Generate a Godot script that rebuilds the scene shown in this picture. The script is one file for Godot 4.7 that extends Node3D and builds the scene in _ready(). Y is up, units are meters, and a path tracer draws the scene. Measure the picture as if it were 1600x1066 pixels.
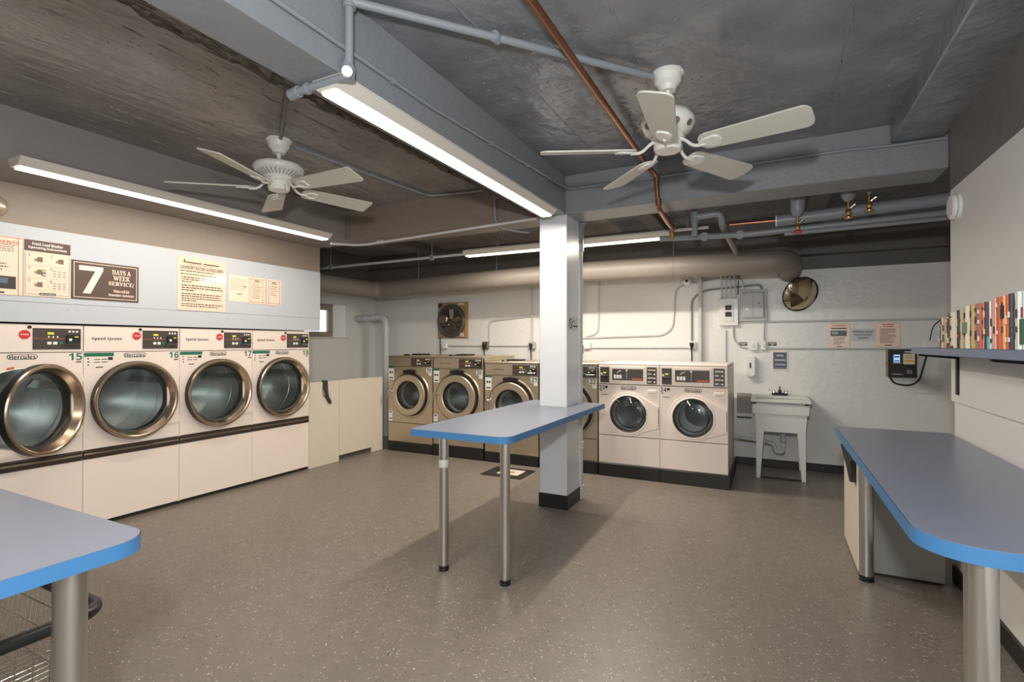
extends Node3D
# Basement laundry room. Units are metres, y is up, the camera stands near the origin and looks towards -z.

var M := {}
var used := {}
var rng := RandomNumberGenerator.new()

class MB:
	var v := PackedVector3Array()
	var n := PackedVector3Array()
	var t := PackedVector2Array()
	var x := Transform3D()
	func tri(a: Vector3, b: Vector3, c: Vector3, na: Vector3, nb: Vector3, nc: Vector3, ua := Vector2.ZERO, ub := Vector2.ZERO, uc := Vector2.ZERO) -> void:
		var A := x * a
		var B := x * b
		var C := x * c
		var NA := (x.basis * na).normalized()
		var NB := (x.basis * nb).normalized()
		var NC := (x.basis * nc).normalized()
		if (B - A).cross(C - A).dot(NA + NB + NC) > 0.0:
			v.append_array([A, C, B]); n.append_array([NA, NC, NB]); t.append_array([ua, uc, ub])
		else:
			v.append_array([A, B, C]); n.append_array([NA, NB, NC]); t.append_array([ua, ub, uc])
	func quad(a: Vector3, b: Vector3, c: Vector3, d: Vector3, nn: Vector3) -> void:
		tri(a, b, c, nn, nn, nn, Vector2(0, 1), Vector2(1, 1), Vector2(1, 0))
		tri(a, c, d, nn, nn, nn, Vector2(0, 1), Vector2(1, 0), Vector2(0, 0))
	func mesh() -> ArrayMesh:
		var m := ArrayMesh.new()
		var a := []
		a.resize(Mesh.ARRAY_MAX)
		a[Mesh.ARRAY_VERTEX] = v
		a[Mesh.ARRAY_NORMAL] = n
		a[Mesh.ARRAY_TEX_UV] = t
		m.add_surface_from_arrays(Mesh.PRIMITIVE_TRIANGLES, a)
		return m
	# box from corner a to corner b with chamfer
	func box(a: Vector3, b: Vector3, bev := 0.0) -> MB:
		var c := (a + b) / 2.0
		var h := ((b - a) / 2.0).abs()
		bev = minf(bev, minf(h.x, minf(h.y, h.z)) * 0.9)
		var i := h - Vector3(bev, bev, bev)
		for ax in 3:
			var p := (ax + 1) % 3
			var q := (ax + 2) % 3
			for s in [-1.0, 1.0]:
				var e := [Vector3.ZERO, Vector3.ZERO, Vector3.ZERO, Vector3.ZERO]
				var k := 0
				for uv in [[-1, -1], [1, -1], [1, 1], [-1, 1]]:
					var w := Vector3.ZERO
					w[ax] = s * h[ax]
					w[p] = uv[0] * i[p]
					w[q] = uv[1] * i[q]
					e[k] = c + w
					k += 1
				var nn := Vector3.ZERO
				nn[ax] = s
				quad(e[0], e[1], e[2], e[3], nn)
		if bev > 0.0:
			for ax in 3:
				var p := (ax + 1) % 3
				var q := (ax + 2) % 3
				for s in [-1.0, 1.0]:
					for r in [-1.0, 1.0]:
						var w := [Vector3.ZERO, Vector3.ZERO, Vector3.ZERO, Vector3.ZERO]
						for k in 4:
							var z := Vector3.ZERO
							z[ax] = (i[ax] if k == 1 or k == 2 else -i[ax])
							z[p] = s * (h[p] if k < 2 else i[p])
							z[q] = r * (i[q] if k < 2 else h[q])
							w[k] = c + z
						var nn := Vector3.ZERO
						nn[p] = s
						nn[q] = r
						quad(w[0], w[1], w[2], w[3], nn.normalized())
			for sx in [-1.0, 1.0]:
				for sy in [-1.0, 1.0]:
					for sz in [-1.0, 1.0]:
						var nn := Vector3(sx, sy, sz).normalized()
						tri(c + Vector3(sx * h.x, sy * i.y, sz * i.z), c + Vector3(sx * i.x, sy * h.y, sz * i.z), c + Vector3(sx * i.x, sy * i.y, sz * h.z), nn, nn, nn)
		return self
	# profile of (radius, height) turned about the y axis of f
	func lathe(pr: Array, seg := 24, f := Transform3D(), smooth := false, a0 := 0.0, a1 := TAU) -> MB:
		var keep := x
		x = x * f
		var nn := []
		for k in pr.size() - 1:
			var d: Vector2 = pr[k + 1] - pr[k]
			nn.append(Vector2(d.y, -d.x).normalized())
		for k in pr.size() - 1:
			var n0: Vector2 = nn[k]
			var n1: Vector2 = nn[k]
			if smooth:
				if k > 0: n0 = (nn[k] + nn[k - 1]).normalized()
				if k < nn.size() - 1: n1 = (nn[k] + nn[k + 1]).normalized()
			var p: Vector2 = pr[k]
			var q: Vector2 = pr[k + 1]
			for s in seg:
				var b0 := lerpf(a0, a1, float(s) / seg)
				var b1 := lerpf(a0, a1, float(s + 1) / seg)
				var c0 := Vector3(cos(b0), 0, sin(b0))
				var c1 := Vector3(cos(b1), 0, sin(b1))
				var u := Vector3.UP
				if p.x > 0.00001:
					tri(c0 * p.x + u * p.y, c1 * p.x + u * p.y, c1 * q.x + u * q.y, c0 * n0.x + u * n0.y, c1 * n0.x + u * n0.y, c1 * n1.x + u * n1.y)
				if q.x > 0.00001:
					tri(c0 * p.x + u * p.y, c1 * q.x + u * q.y, c0 * q.x + u * q.y, c0 * n0.x + u * n0.y, c1 * n1.x + u * n1.y, c0 * n1.x + u * n1.y)
		x = keep
		return self
	func tube(pts: Array, r: float, seg := 12, cap := true) -> MB:
		var up := Vector3.UP
		var rings := []
		for k in pts.size():
			var d: Vector3
			if k == 0: d = pts[1] - pts[0]
			elif k == pts.size() - 1: d = pts[k] - pts[k - 1]
			else: d = (pts[k + 1] - pts[k]).normalized() + (pts[k] - pts[k - 1]).normalized()
			d = d.normalized()
			if k == 0: up = Vector3.RIGHT if absf(d.y) > 0.9 else Vector3.UP
			var s := d.cross(up).normalized()
			up = s.cross(d).normalized()
			var ring := []
			for j in seg:
				var a := TAU * j / seg
				ring.append(s * cos(a) + up * sin(a))
			rings.append(ring)
		for k in pts.size() - 1:
			for j in seg:
				var j2 := (j + 1) % seg
				var a: Vector3 = rings[k][j]
				var b: Vector3 = rings[k][j2]
				var c: Vector3 = rings[k + 1][j2]
				var d: Vector3 = rings[k + 1][j]
				tri(pts[k] + a * r, pts[k] + b * r, pts[k + 1] + c * r, a, b, c)
				tri(pts[k] + a * r, pts[k + 1] + c * r, pts[k + 1] + d * r, a, c, d)
		if cap:
			for e in [0, pts.size() - 1]:
				var nn: Vector3 = (pts[0] - pts[1]) if e == 0 else (pts[e] - pts[e - 1])
				nn = nn.normalized()
				for j in range(1, seg - 1):
					tri(pts[e] + rings[e][0] * r, pts[e] + rings[e][j] * r, pts[e] + rings[e][j + 1] * r, nn, nn, nn)
		return self
	func cyl(a: Vector3, b: Vector3, r: float, seg := 20) -> MB:
		return tube([a, b], r, seg)
	# polygon in the xy plane drawn out from z0 to z1
	func prism(poly: PackedVector2Array, z0: float, z1: float, round_sides := false) -> MB:
		var ix := Geometry2D.triangulate_polygon(poly)
		for k in range(0, ix.size(), 3):
			for e in [[z1, Vector3.BACK], [z0, Vector3.FORWARD]]:
				var z: float = e[0]
				tri(Vector3(poly[ix[k]].x, poly[ix[k]].y, z), Vector3(poly[ix[k + 1]].x, poly[ix[k + 1]].y, z), Vector3(poly[ix[k + 2]].x, poly[ix[k + 2]].y, z), e[1], e[1], e[1])
		prism_sides(poly, z0, z1)
		return self
	func prism_sides(poly: PackedVector2Array, z0: float, z1: float) -> MB:
		var sgn := -1.0 if Geometry2D.is_polygon_clockwise(poly) else 1.0
		for k in poly.size():
			var a := poly[k]
			var b := poly[(k + 1) % poly.size()]
			var d := (b - a).normalized()
			quad(Vector3(a.x, a.y, z0), Vector3(b.x, b.y, z0), Vector3(b.x, b.y, z1), Vector3(a.x, a.y, z1), Vector3(d.y, -d.x, 0) * sgn)
		return self
	# flat plate at depth z facing +z, with a round hole
	func plate(x0: float, y0: float, x1: float, y1: float, cx: float, cy: float, r: float, z: float) -> MB:
		var angs := []
		for k in 48: angs.append(TAU * k / 48)
		for c in [[x1, y1], [x0, y1], [x0, y0], [x1, y0]]: angs.append(fposmod(atan2(c[1] - cy, c[0] - cx), TAU))
		angs.sort()
		var o := []
		for a in angs:
			var dx := cos(a)
			var dy := sin(a)
			var s := 1e9
			if absf(dx) > 1e-6: s = minf(s, ((x1 if dx > 0 else x0) - cx) / dx)
			if absf(dy) > 1e-6: s = minf(s, ((y1 if dy > 0 else y0) - cy) / dy)
			o.append([Vector3(cx + dx * r, cy + dy * r, z), Vector3(cx + dx * s, cy + dy * s, z)])
		for k in o.size():
			var l := (k + 1) % o.size()
			quad(o[k][0], o[k][1], o[l][1], o[l][0], Vector3.BACK)
		return self

func mb() -> MB: return MB.new()
func bx(a: Vector3, b: Vector3, bev := 0.0) -> MB: return MB.new().box(a, b, bev)
func V(a: float, b: float, c: float) -> Vector3: return Vector3(a, b, c)
func rgb(r: float, g: float, b: float) -> Color: return Color(r / 255.0, g / 255.0, b / 255.0)
const TO_Z := Basis(Vector3(1, 0, 0), Vector3(0, 0, 1), Vector3(0, -1, 0))  # a lathe's y axis becomes +z
func at_z(x: float, y: float, z: float) -> Transform3D: return Transform3D(TO_Z, Vector3(x, y, z))
func pos(x: float, y: float, z: float) -> Transform3D: return Transform3D(Basis(), Vector3(x, y, z))

func mat(c: Color, rough := 0.6, metal := 0.0) -> StandardMaterial3D:
	var m := StandardMaterial3D.new()
	m.albedo_color = c
	m.roughness = rough
	m.metallic = metal
	return m
func glow(c: Color, e: float) -> StandardMaterial3D:
	var m := mat(c, 0.5)
	m.emission_enabled = true
	m.emission = c
	m.emission_energy_multiplier = e
	return m
func pane_mat(c: Color, a: float, rough := 0.04) -> StandardMaterial3D:
	var m := mat(Color(c.r, c.g, c.b, a), rough)
	m.transparency = BaseMaterial3D.TRANSPARENCY_ALPHA
	return m

# ---------------------------------------------------------------- naming and tree
func fresh(called: String) -> String:
	if not used.has(called):
		used[called] = 0
		return called
	used[called] += 1
	return "%s_%03d" % [called, used[called]]
func thing(called: String, label: String, category: String, at := Vector3.ZERO, turn := 0.0, group := "") -> Node3D:
	var o := Node3D.new()
	o.name = fresh(called)
	add_child(o)
	o.position = at
	o.rotation.y = turn
	o.set_meta("label", label)
	o.set_meta("category", category)
	if group: o.set_meta("group", group)
	return o
func part(parent: Node, called: String, b: MB, m: Material, label := "") -> MeshInstance3D:
	return partm(parent, called, b.mesh(), m, label)
func partm(parent: Node, called: String, me: Mesh, m: Material, label := "") -> MeshInstance3D:
	var o := MeshInstance3D.new()
	o.name = called
	o.mesh = me
	o.material_override = m
	parent.add_child(o, true)
	if label: o.set_meta("label", label)
	return o
func solo(called: String, b: MB, m: Material, label: String, category: String, group := "") -> MeshInstance3D:
	var o := partm(self, fresh(called), b.mesh(), m)
	o.set_meta("label", label)
	o.set_meta("category", category)
	if group: o.set_meta("group", group)
	return o
func struct(called: String, b: MB, m: Material, label := "") -> MeshInstance3D:
	var o := partm(self, fresh(called), b.mesh(), m)
	o.set_meta("kind", "structure")
	if label: o.set_meta("label", label)
	return o

var fonts := {}
func font(serif: bool, bold: bool) -> SystemFont:
	var k := "%s%s" % [serif, bold]
	if not fonts.has(k):
		var f := SystemFont.new()
		f.font_names = PackedStringArray(["Droid Serif" if serif else "Droid Sans"])
		f.font_weight = 700 if bold else 400
		fonts[k] = f
	return fonts[k]
# lettering of the given width and height, centred on p, facing +z of its parent
func text(parent: Node, s: String, p: Vector3, w: float, h: float, m: Material, serif := false, bold := true, called := "lettering", turn := 0.0, deep := 0.0006) -> void:
	var t := TextMesh.new()
	t.text = s
	t.font = font(serif, bold)
	t.font_size = 32
	t.pixel_size = 0.001
	t.depth = 0.001
	t.curve_step = 1.5
	var a := t.get_aabb()
	var o := MeshInstance3D.new()
	o.name = called
	o.mesh = t
	o.material_override = m
	var sc := V(w / maxf(a.size.x, 1e-5), h / maxf(a.size.y, 1e-5), deep / 0.001)
	var c := a.get_center()
	var bs := Basis(Vector3.UP, turn)
	o.transform = Transform3D(bs * Basis.from_scale(sc), p - bs * (c * sc))
	parent.add_child(o, true)

# a printed sheet: rules is a list of [x, y, width, height, colour] in 0..1 from the top left
func sheet(w: int, h: int, bg: Color, rules: Array) -> ImageTexture:
	var im := Image.create(w, h, false, Image.FORMAT_RGB8)
	im.fill(bg)
	for r in rules:
		im.fill_rect(Rect2i(int(r[0] * w), int(r[1] * h), maxi(1, int(r[2] * w)), maxi(1, int(r[3] * h))), r[4])
	return ImageTexture.create_from_image(im)
# rows of unreadable small print
func fine(rules: Array, x0: float, y0: float, x1: float, rows: Array, lh: float, c: Color) -> void:
	var y := y0
	for fill in rows:
		var x := x0
		var end: float = x0 + (x1 - x0) * fill
		while x < end:
			var wd := rng.randf_range(0.02, 0.07)
			rules.append([x, y, minf(wd, end - x), lh * 0.45, c])
			x += wd + 0.012
		y += lh
func poster(called: String, label: String, p: Vector3, turn: float, w: float, h: float, thick: float, tex: Texture2D, edge: Material, gloss := 0.35) -> Node3D:
	var o := thing(called, label, "sign", p, turn)
	part(o, "board", bx(V(-w / 2, -h / 2, 0), V(w / 2, h / 2, thick), 0.001), edge)
	var m := mat(Color.WHITE, gloss)
	m.albedo_texture = tex
	var b := mb()
	b.quad(V(-w / 2 + .002, -h / 2 + .002, thick + .0005), V(w / 2 - .002, -h / 2 + .002, thick + .0005), V(w / 2 - .002, h / 2 - .002, thick + .0005), V(-w / 2 + .002, h / 2 - .002, thick + .0005), Vector3.BACK)
	part(o, "print", b, m)
	return o

func arc_path(pts: Array, r: float, k := 6) -> Array:
	var out := [pts[0]]
	for i in range(1, pts.size() - 1):
		var a: Vector3 = pts[i - 1]
		var b: Vector3 = pts[i]
		var c: Vector3 = pts[i + 1]
		var rr := minf(r, minf(a.distance_to(b), b.distance_to(c)) * 0.49)
		var p := b + (a - b).normalized() * rr
		var q := b + (c - b).normalized() * rr
		for j in k + 1:
			var s := float(j) / k
			out.append(p.lerp(b, s).lerp(b.lerp(q, s), s))
	out.append(pts[-1])
	return out
func rounded_rect(x0: float, y0: float, x1: float, y1: float, r: Array, k := 8) -> PackedVector2Array:
	# radii at (x0,y0) (x1,y0) (x1,y1) (x0,y1)
	var out := PackedVector2Array()
	var cs := [[x0, y0, 1, 1, PI], [x1, y0, -1, 1, 1.5 * PI], [x1, y1, -1, -1, 0.0], [x0, y1, 1, -1, 0.5 * PI]]
	for i in 4:
		var c: Array = cs[i]
		if r[i] <= 0.0:
			out.append(Vector2(c[0], c[1]))
			continue
		for j in k + 1:
			var a: float = c[4] + 0.5 * PI * j / k
			out.append(Vector2(c[0] + c[2] * r[i] + cos(a) * r[i], c[1] + c[3] * r[i] + sin(a) * r[i]))
	return out
func circle(cx: float, cy: float, r: float, k := 32) -> PackedVector2Array:
	var out := PackedVector2Array()
	for j in k: out.append(Vector2(cx + cos(TAU * j / k) * r, cy + sin(TAU * j / k) * r))
	return out

# ================================================================ scene
func _ready() -> void:
	rng.seed = 7
	camera_and_light()
	materials()
	room()
	lamps()
	tables()
	dryers()
	washers()
	column()
	fans()
	pipes()
	wall_things()
	sink()
	shelf_and_books()
	low_things()

const WARM := Color(1.0, 0.955, 0.89)
const COOL := Color(0.975, 0.99, 1.0)

func camera_and_light() -> void:
	var cam := Camera3D.new()
	cam.name = "camera"
	cam.fov = 2.0 * rad_to_deg(atan(533.0 / 800.0))
	cam.near = 0.05
	cam.far = 60
	add_child(cam)
	cam.position = V(0, 1.45, 0)
	cam.rotation = V(atan(5.0 / 800.0), atan(406.0 / 800.0), 0)
	cam.current = true
	var e := Environment.new()
	e.background_mode = Environment.BG_COLOR
	e.background_color = rgb(225, 236, 250)
	e.background_energy_multiplier = 1.6
	e.tonemap_mode = Environment.TONE_MAPPER_LINEAR
	e.tonemap_exposure = 1.22
	e.sdfgi_enabled = true
	e.ssao_enabled = true
	e.ssil_enabled = true
	var w := WorldEnvironment.new()
	w.name = "environment"
	w.environment = e
	add_child(w)

const LAMP_ENERGY := 4.4
const FLASH_ENERGY := 4.6

# a long surface-mounted fluorescent fitting; local x is its length, local z points the way its lens leans
func lamp(label: String, at: Vector3, turn: float, length: float, energy: float, lean: float) -> void:
	var o := thing("fluorescent_lamp", label, "lamp", at, turn, "long fluorescent fittings")
	var h := length / 2
	var side := PackedVector2Array([Vector2(-0.085, 0), Vector2(-0.085, -0.012), Vector2(-0.052, -0.052), Vector2(0.048, -0.052), Vector2(0.085, -0.012), Vector2(0.085, 0)])
	var b := mb()
	b.x = Transform3D(Basis(V(0, 0, 1), V(0, 1, 0), V(-1, 0, 0)), V(0, 0, 0))
	b.prism(side, -h, h)
	part(o, "housing", b, M.fitting)
	var l := mb()
	l.x = b.x
	l.prism(PackedVector2Array([Vector2(-0.047, -0.0521), Vector2(-0.041, -0.064), Vector2(0.037, -0.064), Vector2(0.043, -0.0521)]), -h + 0.01, h - 0.01)
	part(o, "lens", l, M.tube_glow)
	for s in [-1, 1]:
		var c := mb()
		c.x = b.x
		var s0: float = h if s > 0 else -h - 0.008
		c.prism(side, s0, s0 + 0.008)
		part(o, "end_cap", c, M.fitting)
	var a := AreaLight3D.new()
	a.name = "lamp_light"
	a.area_size = Vector2(length - 0.04, 0.078)
	a.area_normalize_energy = true
	a.light_color = WARM
	a.light_energy = energy
	a.area_range = 20.0
	a.shadow_enabled = true
	o.add_child(a)
	a.position = V(0, -0.070, -0.002)
	a.rotation = V(-PI / 2 + lean, 0, 0)

func lamps() -> void:
	lamp("long white fluorescent fitting fixed under the left beam above the cream dryers", V(-4.115, 2.59, -2.63), PI / 2, 2.44, LAMP_ENERGY * 0.56, 0.3)
	lamp("long white fluorescent fitting under the centre beam, running towards the square column", V(-1.69, 2.59, -2.79), PI / 2, 2.40, LAMP_ENERGY, 0.12)
	lamp("white fluorescent fitting hung near the back wall, crossing behind the square column", V(-2.13, 2.585, -5.35), 0.0, 2.42, LAMP_ENERGY * 1.5, 0.0)
	lamp("added long white fluorescent fitting for general brightness, unseen behind the camera", V(-1.69, 2.59, 1.3), PI / 2, 2.40, LAMP_ENERGY, 0.12)  # unseen lamp, added to lift the overall brightness
	# the photographer's flash, mirrored as a bright dot in the convex mirror
	var f := thing("camera_flash", "black photographic flash on a stand just behind the camera", "flash", V(-0.06, 0, 0.32))
	part(f, "stand", mb().cyl(V(0, 0, 0), V(0, 1.86, 0), 0.012), M.black)
	for k in 3:
		var a := TAU * k / 3 + 0.5
		part(f, "leg", mb().tube([V(0, 0.45, 0), V(cos(a) * 0.3, 0.01, sin(a) * 0.3)], 0.01, 8), M.black)
	part(f, "head", bx(V(-0.06, 1.86, -0.02), V(0.06, 1.98, 0.12), 0.01), M.black)
	part(f, "flash_lamp", bx(V(-0.05, 1.87, -0.03), V(0.05, 1.97, -0.021), 0.002), M.flash_glow)
	var l := OmniLight3D.new()
	l.name = "flash_light"
	l.light_size = 0.07
	l.light_color = COOL
	l.light_energy = FLASH_ENERGY
	l.omni_range = 20.0
	l.omni_attenuation = 2.0
	l.shadow_enabled = true
	f.add_child(l)
	l.position = V(0, 1.92, -0.12)

func noise_tex(freq: float, octaves: int, size: int, normal: bool, strength := 4.0, ramp: Gradient = null, sd := 1) -> NoiseTexture2D:
	var f := FastNoiseLite.new()
	f.seed = sd
	f.frequency = freq
	f.fractal_octaves = octaves
	var t := NoiseTexture2D.new()
	t.width = size
	t.height = size
	t.seamless = true
	t.noise = f
	t.as_normal_map = normal
	t.bump_strength = strength
	if ramp: t.color_ramp = ramp
	return t
func ramp(cs: Array) -> Gradient:
	var g := Gradient.new()
	var o := PackedFloat32Array()
	var c := PackedColorArray()
	for e in cs:
		o.append(e[0]); c.append(e[1])
	g.offsets = o
	g.colors = c
	return g
func tri_scale(m: StandardMaterial3D, s: Vector3, world := true) -> StandardMaterial3D:
	m.uv1_triplanar = true
	m.uv1_world_triplanar = world
	m.uv1_scale = s
	return m

func materials() -> void:
	var soft_bump := noise_tex(0.02, 4, 512, true, 3.0)
	# floor: mottled brown-grey vinyl with pale and dark chips
	var fl := Image.create(1024, 1024, false, Image.FORMAT_RGB8)
	fl.fill(rgb(124, 114, 104))
	var fn := FastNoiseLite.new()
	fn.frequency = 0.012
	fn.fractal_octaves = 4
	for y in 1024:
		for x in 1024:
			var k := fn.get_noise_2d(x, y) * 0.5 + fn.get_noise_2d(x * 7 + 400, y * 7) * 0.35
			var f := 1.0 + 0.10 * k
			fl.set_pixel(x, y, Color(0.462 * f, 0.430 * f, 0.397 * f))
	for k in 3400:
		var p := Vector2i(rng.randi_range(0, 1018), rng.randi_range(0, 1018))
		var q := rng.randf()
		var c := rgb(176, 166, 154) if q < 0.42 else (rgb(208, 202, 192) if q < 0.52 else (rgb(52, 47, 44) if q < 0.66 else rgb(96, 88, 80)))
		var ang := rng.randf() * PI
		var ln := rng.randi_range(2, 9)
		for j in ln:
			var d := p + Vector2i(int(cos(ang) * j), int(sin(ang) * j))
			for q2 in [d, d + Vector2i(1, 0), d + Vector2i(0, 1)]:
				if q2.x >= 0 and q2.y >= 0 and q2.x < 1024 and q2.y < 1024: fl.set_pixel(q2.x, q2.y, c)
	M.floor = mat(Color.WHITE, 0.38)
	M.floor.albedo_texture = ImageTexture.create_from_image(fl)
	M.floor.normal_enabled = true
	M.floor.normal_texture = soft_bump
	M.floor.normal_scale = 0.06
	tri_scale(M.floor, V(0.55, 0.55, 0.55))
	M.white_wall = mat(rgb(226, 226, 223), 0.34)
	M.white_wall.normal_enabled = true
	M.white_wall.normal_texture = soft_bump
	M.white_wall.normal_scale = 0.35
	tri_scale(M.white_wall, V(0.8, 0.8, 0.8))
	M.panel_white = mat(rgb(184, 189, 196), 0.4)
	M.right_white = mat(rgb(218, 216, 212), 0.55)
	M.column_white = mat(rgb(206, 209, 213), 0.3)
	# dark grey gloss paint over rough concrete
	var rough_bump := noise_tex(0.012, 5, 1024, true, 9.0, null, 5)
	var pa := noise_tex(0.006, 4, 512, false, 1, ramp([[0.0, rgb(104, 106, 110)], [0.45, rgb(119, 121, 126)], [0.7, rgb(126, 128, 133)], [1.0, rgb(140, 142, 147)]]), 3)
	M.paint = mat(Color.WHITE, 0.24)
	M.paint.albedo_texture = pa
	M.paint.normal_enabled = true
	M.paint.normal_texture = rough_bump
	M.paint.normal_scale = 0.4
	tri_scale(M.paint, V(0.5, 0.5, 0.5))
	# board-marked concrete: streaks run along z
	var pb := noise_tex(0.008, 4, 512, false, 1, ramp([[0.0, rgb(116, 111, 107)], [0.4, rgb(134, 129, 124)], [0.7, rgb(141, 136, 131)], [1.0, rgb(150, 145, 140)]]), 9)
	M.boards = mat(Color.WHITE, 0.3)
	M.boards.albedo_texture = pb
	M.boards.normal_enabled = true
	M.boards.normal_texture = rough_bump
	M.boards.normal_scale = 0.4
	tri_scale(M.boards, V(0.7, 0.7, 0.3))
	M.paint_gloss = mat(rgb(124, 126, 131), 0.1)
	M.boards_gloss = mat(rgb(136, 129, 123), 0.14)
	M.beam = mat(rgb(131, 134, 138), 0.36)
	M.beam.normal_enabled = true
	M.beam.normal_texture = rough_bump
	M.beam.normal_scale = 0.2
	tri_scale(M.beam, V(0.7, 0.7, 0.7))
	M.taupe = mat(rgb(134, 121, 110), 0.45)
	M.taupe.normal_enabled = true
	M.taupe.normal_texture = soft_bump
	M.taupe.normal_scale = 0.25
	tri_scale(M.taupe, V(0.6, 0.6, 0.6))
	M.left_beam = M.taupe.duplicate()
	M.left_beam.albedo_color = rgb(142, 136, 132)
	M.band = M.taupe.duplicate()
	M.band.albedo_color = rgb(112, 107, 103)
	M.dark_paint = mat(rgb(92, 89, 87), 0.5)
	M.rough = mat(Color.WHITE, 0.85)
	M.rough.albedo_texture = noise_tex(0.03, 5, 512, false, 1, ramp([[0.0, rgb(30, 25, 21)], [0.5, rgb(62, 53, 45)], [1.0, rgb(104, 90, 76)]]), 12)
	M.rough.normal_enabled = true
	M.rough.normal_texture = noise_tex(0.03, 5, 512, true, 14.0, null, 13)
	tri_scale(M.rough, V(4, 4, 0.8))
	M.grey_pipe = mat(rgb(134, 139, 144), 0.38)
	M.dark_pipe = mat(rgb(128, 120, 112), 0.5)
	M.white_pipe = mat(rgb(196, 198, 198), 0.35)
	M.copper = mat(rgb(176, 124, 94), 0.32, 0.95)
	M.brass = mat(rgb(190, 150, 84), 0.35, 0.9)
	M.fitting = mat(rgb(206, 200, 190), 0.4)
	M.tube_glow = glow(Color(1.0, 0.95, 0.88), 2.6)
	M.flash_glow = glow(Color(0.95, 0.98, 1.0), 6.0)
	M.black = mat(rgb(22, 22, 22), 0.45)
	M.rubber = mat(rgb(30, 29, 28), 0.4)
	M.cream = mat(rgb(230, 216, 206), 0.35)
	M.cream_low = mat(rgb(230, 216, 206), 0.3)
	M.brown_rail = mat(rgb(58, 48, 42), 0.3)
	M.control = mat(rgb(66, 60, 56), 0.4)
	M.green = mat(rgb(24, 104, 84), 0.5)
	M.green_dark = mat(rgb(18, 70, 56), 0.5)
	M.red = mat(rgb(200, 44, 38), 0.4)
	M.white = mat(rgb(232, 230, 226), 0.4)
	M.lime = glow(rgb(200, 200, 40), 0.35)
	M.lime_paint = mat(rgb(206, 186, 60), 0.5)
	M.orange = mat(rgb(200, 90, 50), 0.5)
	M.gap = mat(rgb(40, 36, 33), 0.7)
	M.ink = mat(rgb(34, 30, 28), 0.6)
	var brushed := noise_tex(0.05, 3, 512, true, 2.0, null, 21)
	M.steel = mat(rgb(198, 184, 163), 0.38, 0.85)
	M.steel.normal_enabled = true
	M.steel.normal_texture = brushed
	M.steel.normal_scale = 0.12
	tri_scale(M.steel, V(0.3, 9, 9), false)
	M.steel_dark = mat(rgb(150, 139, 124), 0.36, 0.85)
	M.chrome = mat(rgb(205, 200, 192), 0.16, 1.0)
	M.ring = mat(rgb(198, 180, 158), 0.26, 1.0)
	M.leg_steel = mat(rgb(208, 207, 203), 0.3, 1.0)
	M.drum = mat(rgb(178, 186, 184), 0.3, 0.8)
	M.glass = pane_mat(rgb(70, 80, 80), 0.12)
	M.glass_dark = pane_mat(rgb(34, 38, 38), 0.42)
	M.table_top = mat(rgb(120, 127, 144), 0.28)
	M.table_edge = mat(rgb(66, 122, 172), 0.4)
	M.fan_white = mat(rgb(224, 222, 214), 0.35)
	M.fan_blade = mat(rgb(204, 201, 190), 0.5)
	M.beige = mat(rgb(206, 196, 180), 0.55)
	M.grey_box = mat(rgb(176, 178, 178), 0.4)
	M.plastic = mat(rgb(228, 228, 225), 0.35)
	M.mirror = mat(rgb(205, 190, 165), 0.03, 1.0)
	M.clear = pane_mat(rgb(240, 245, 250), 0.06)

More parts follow.
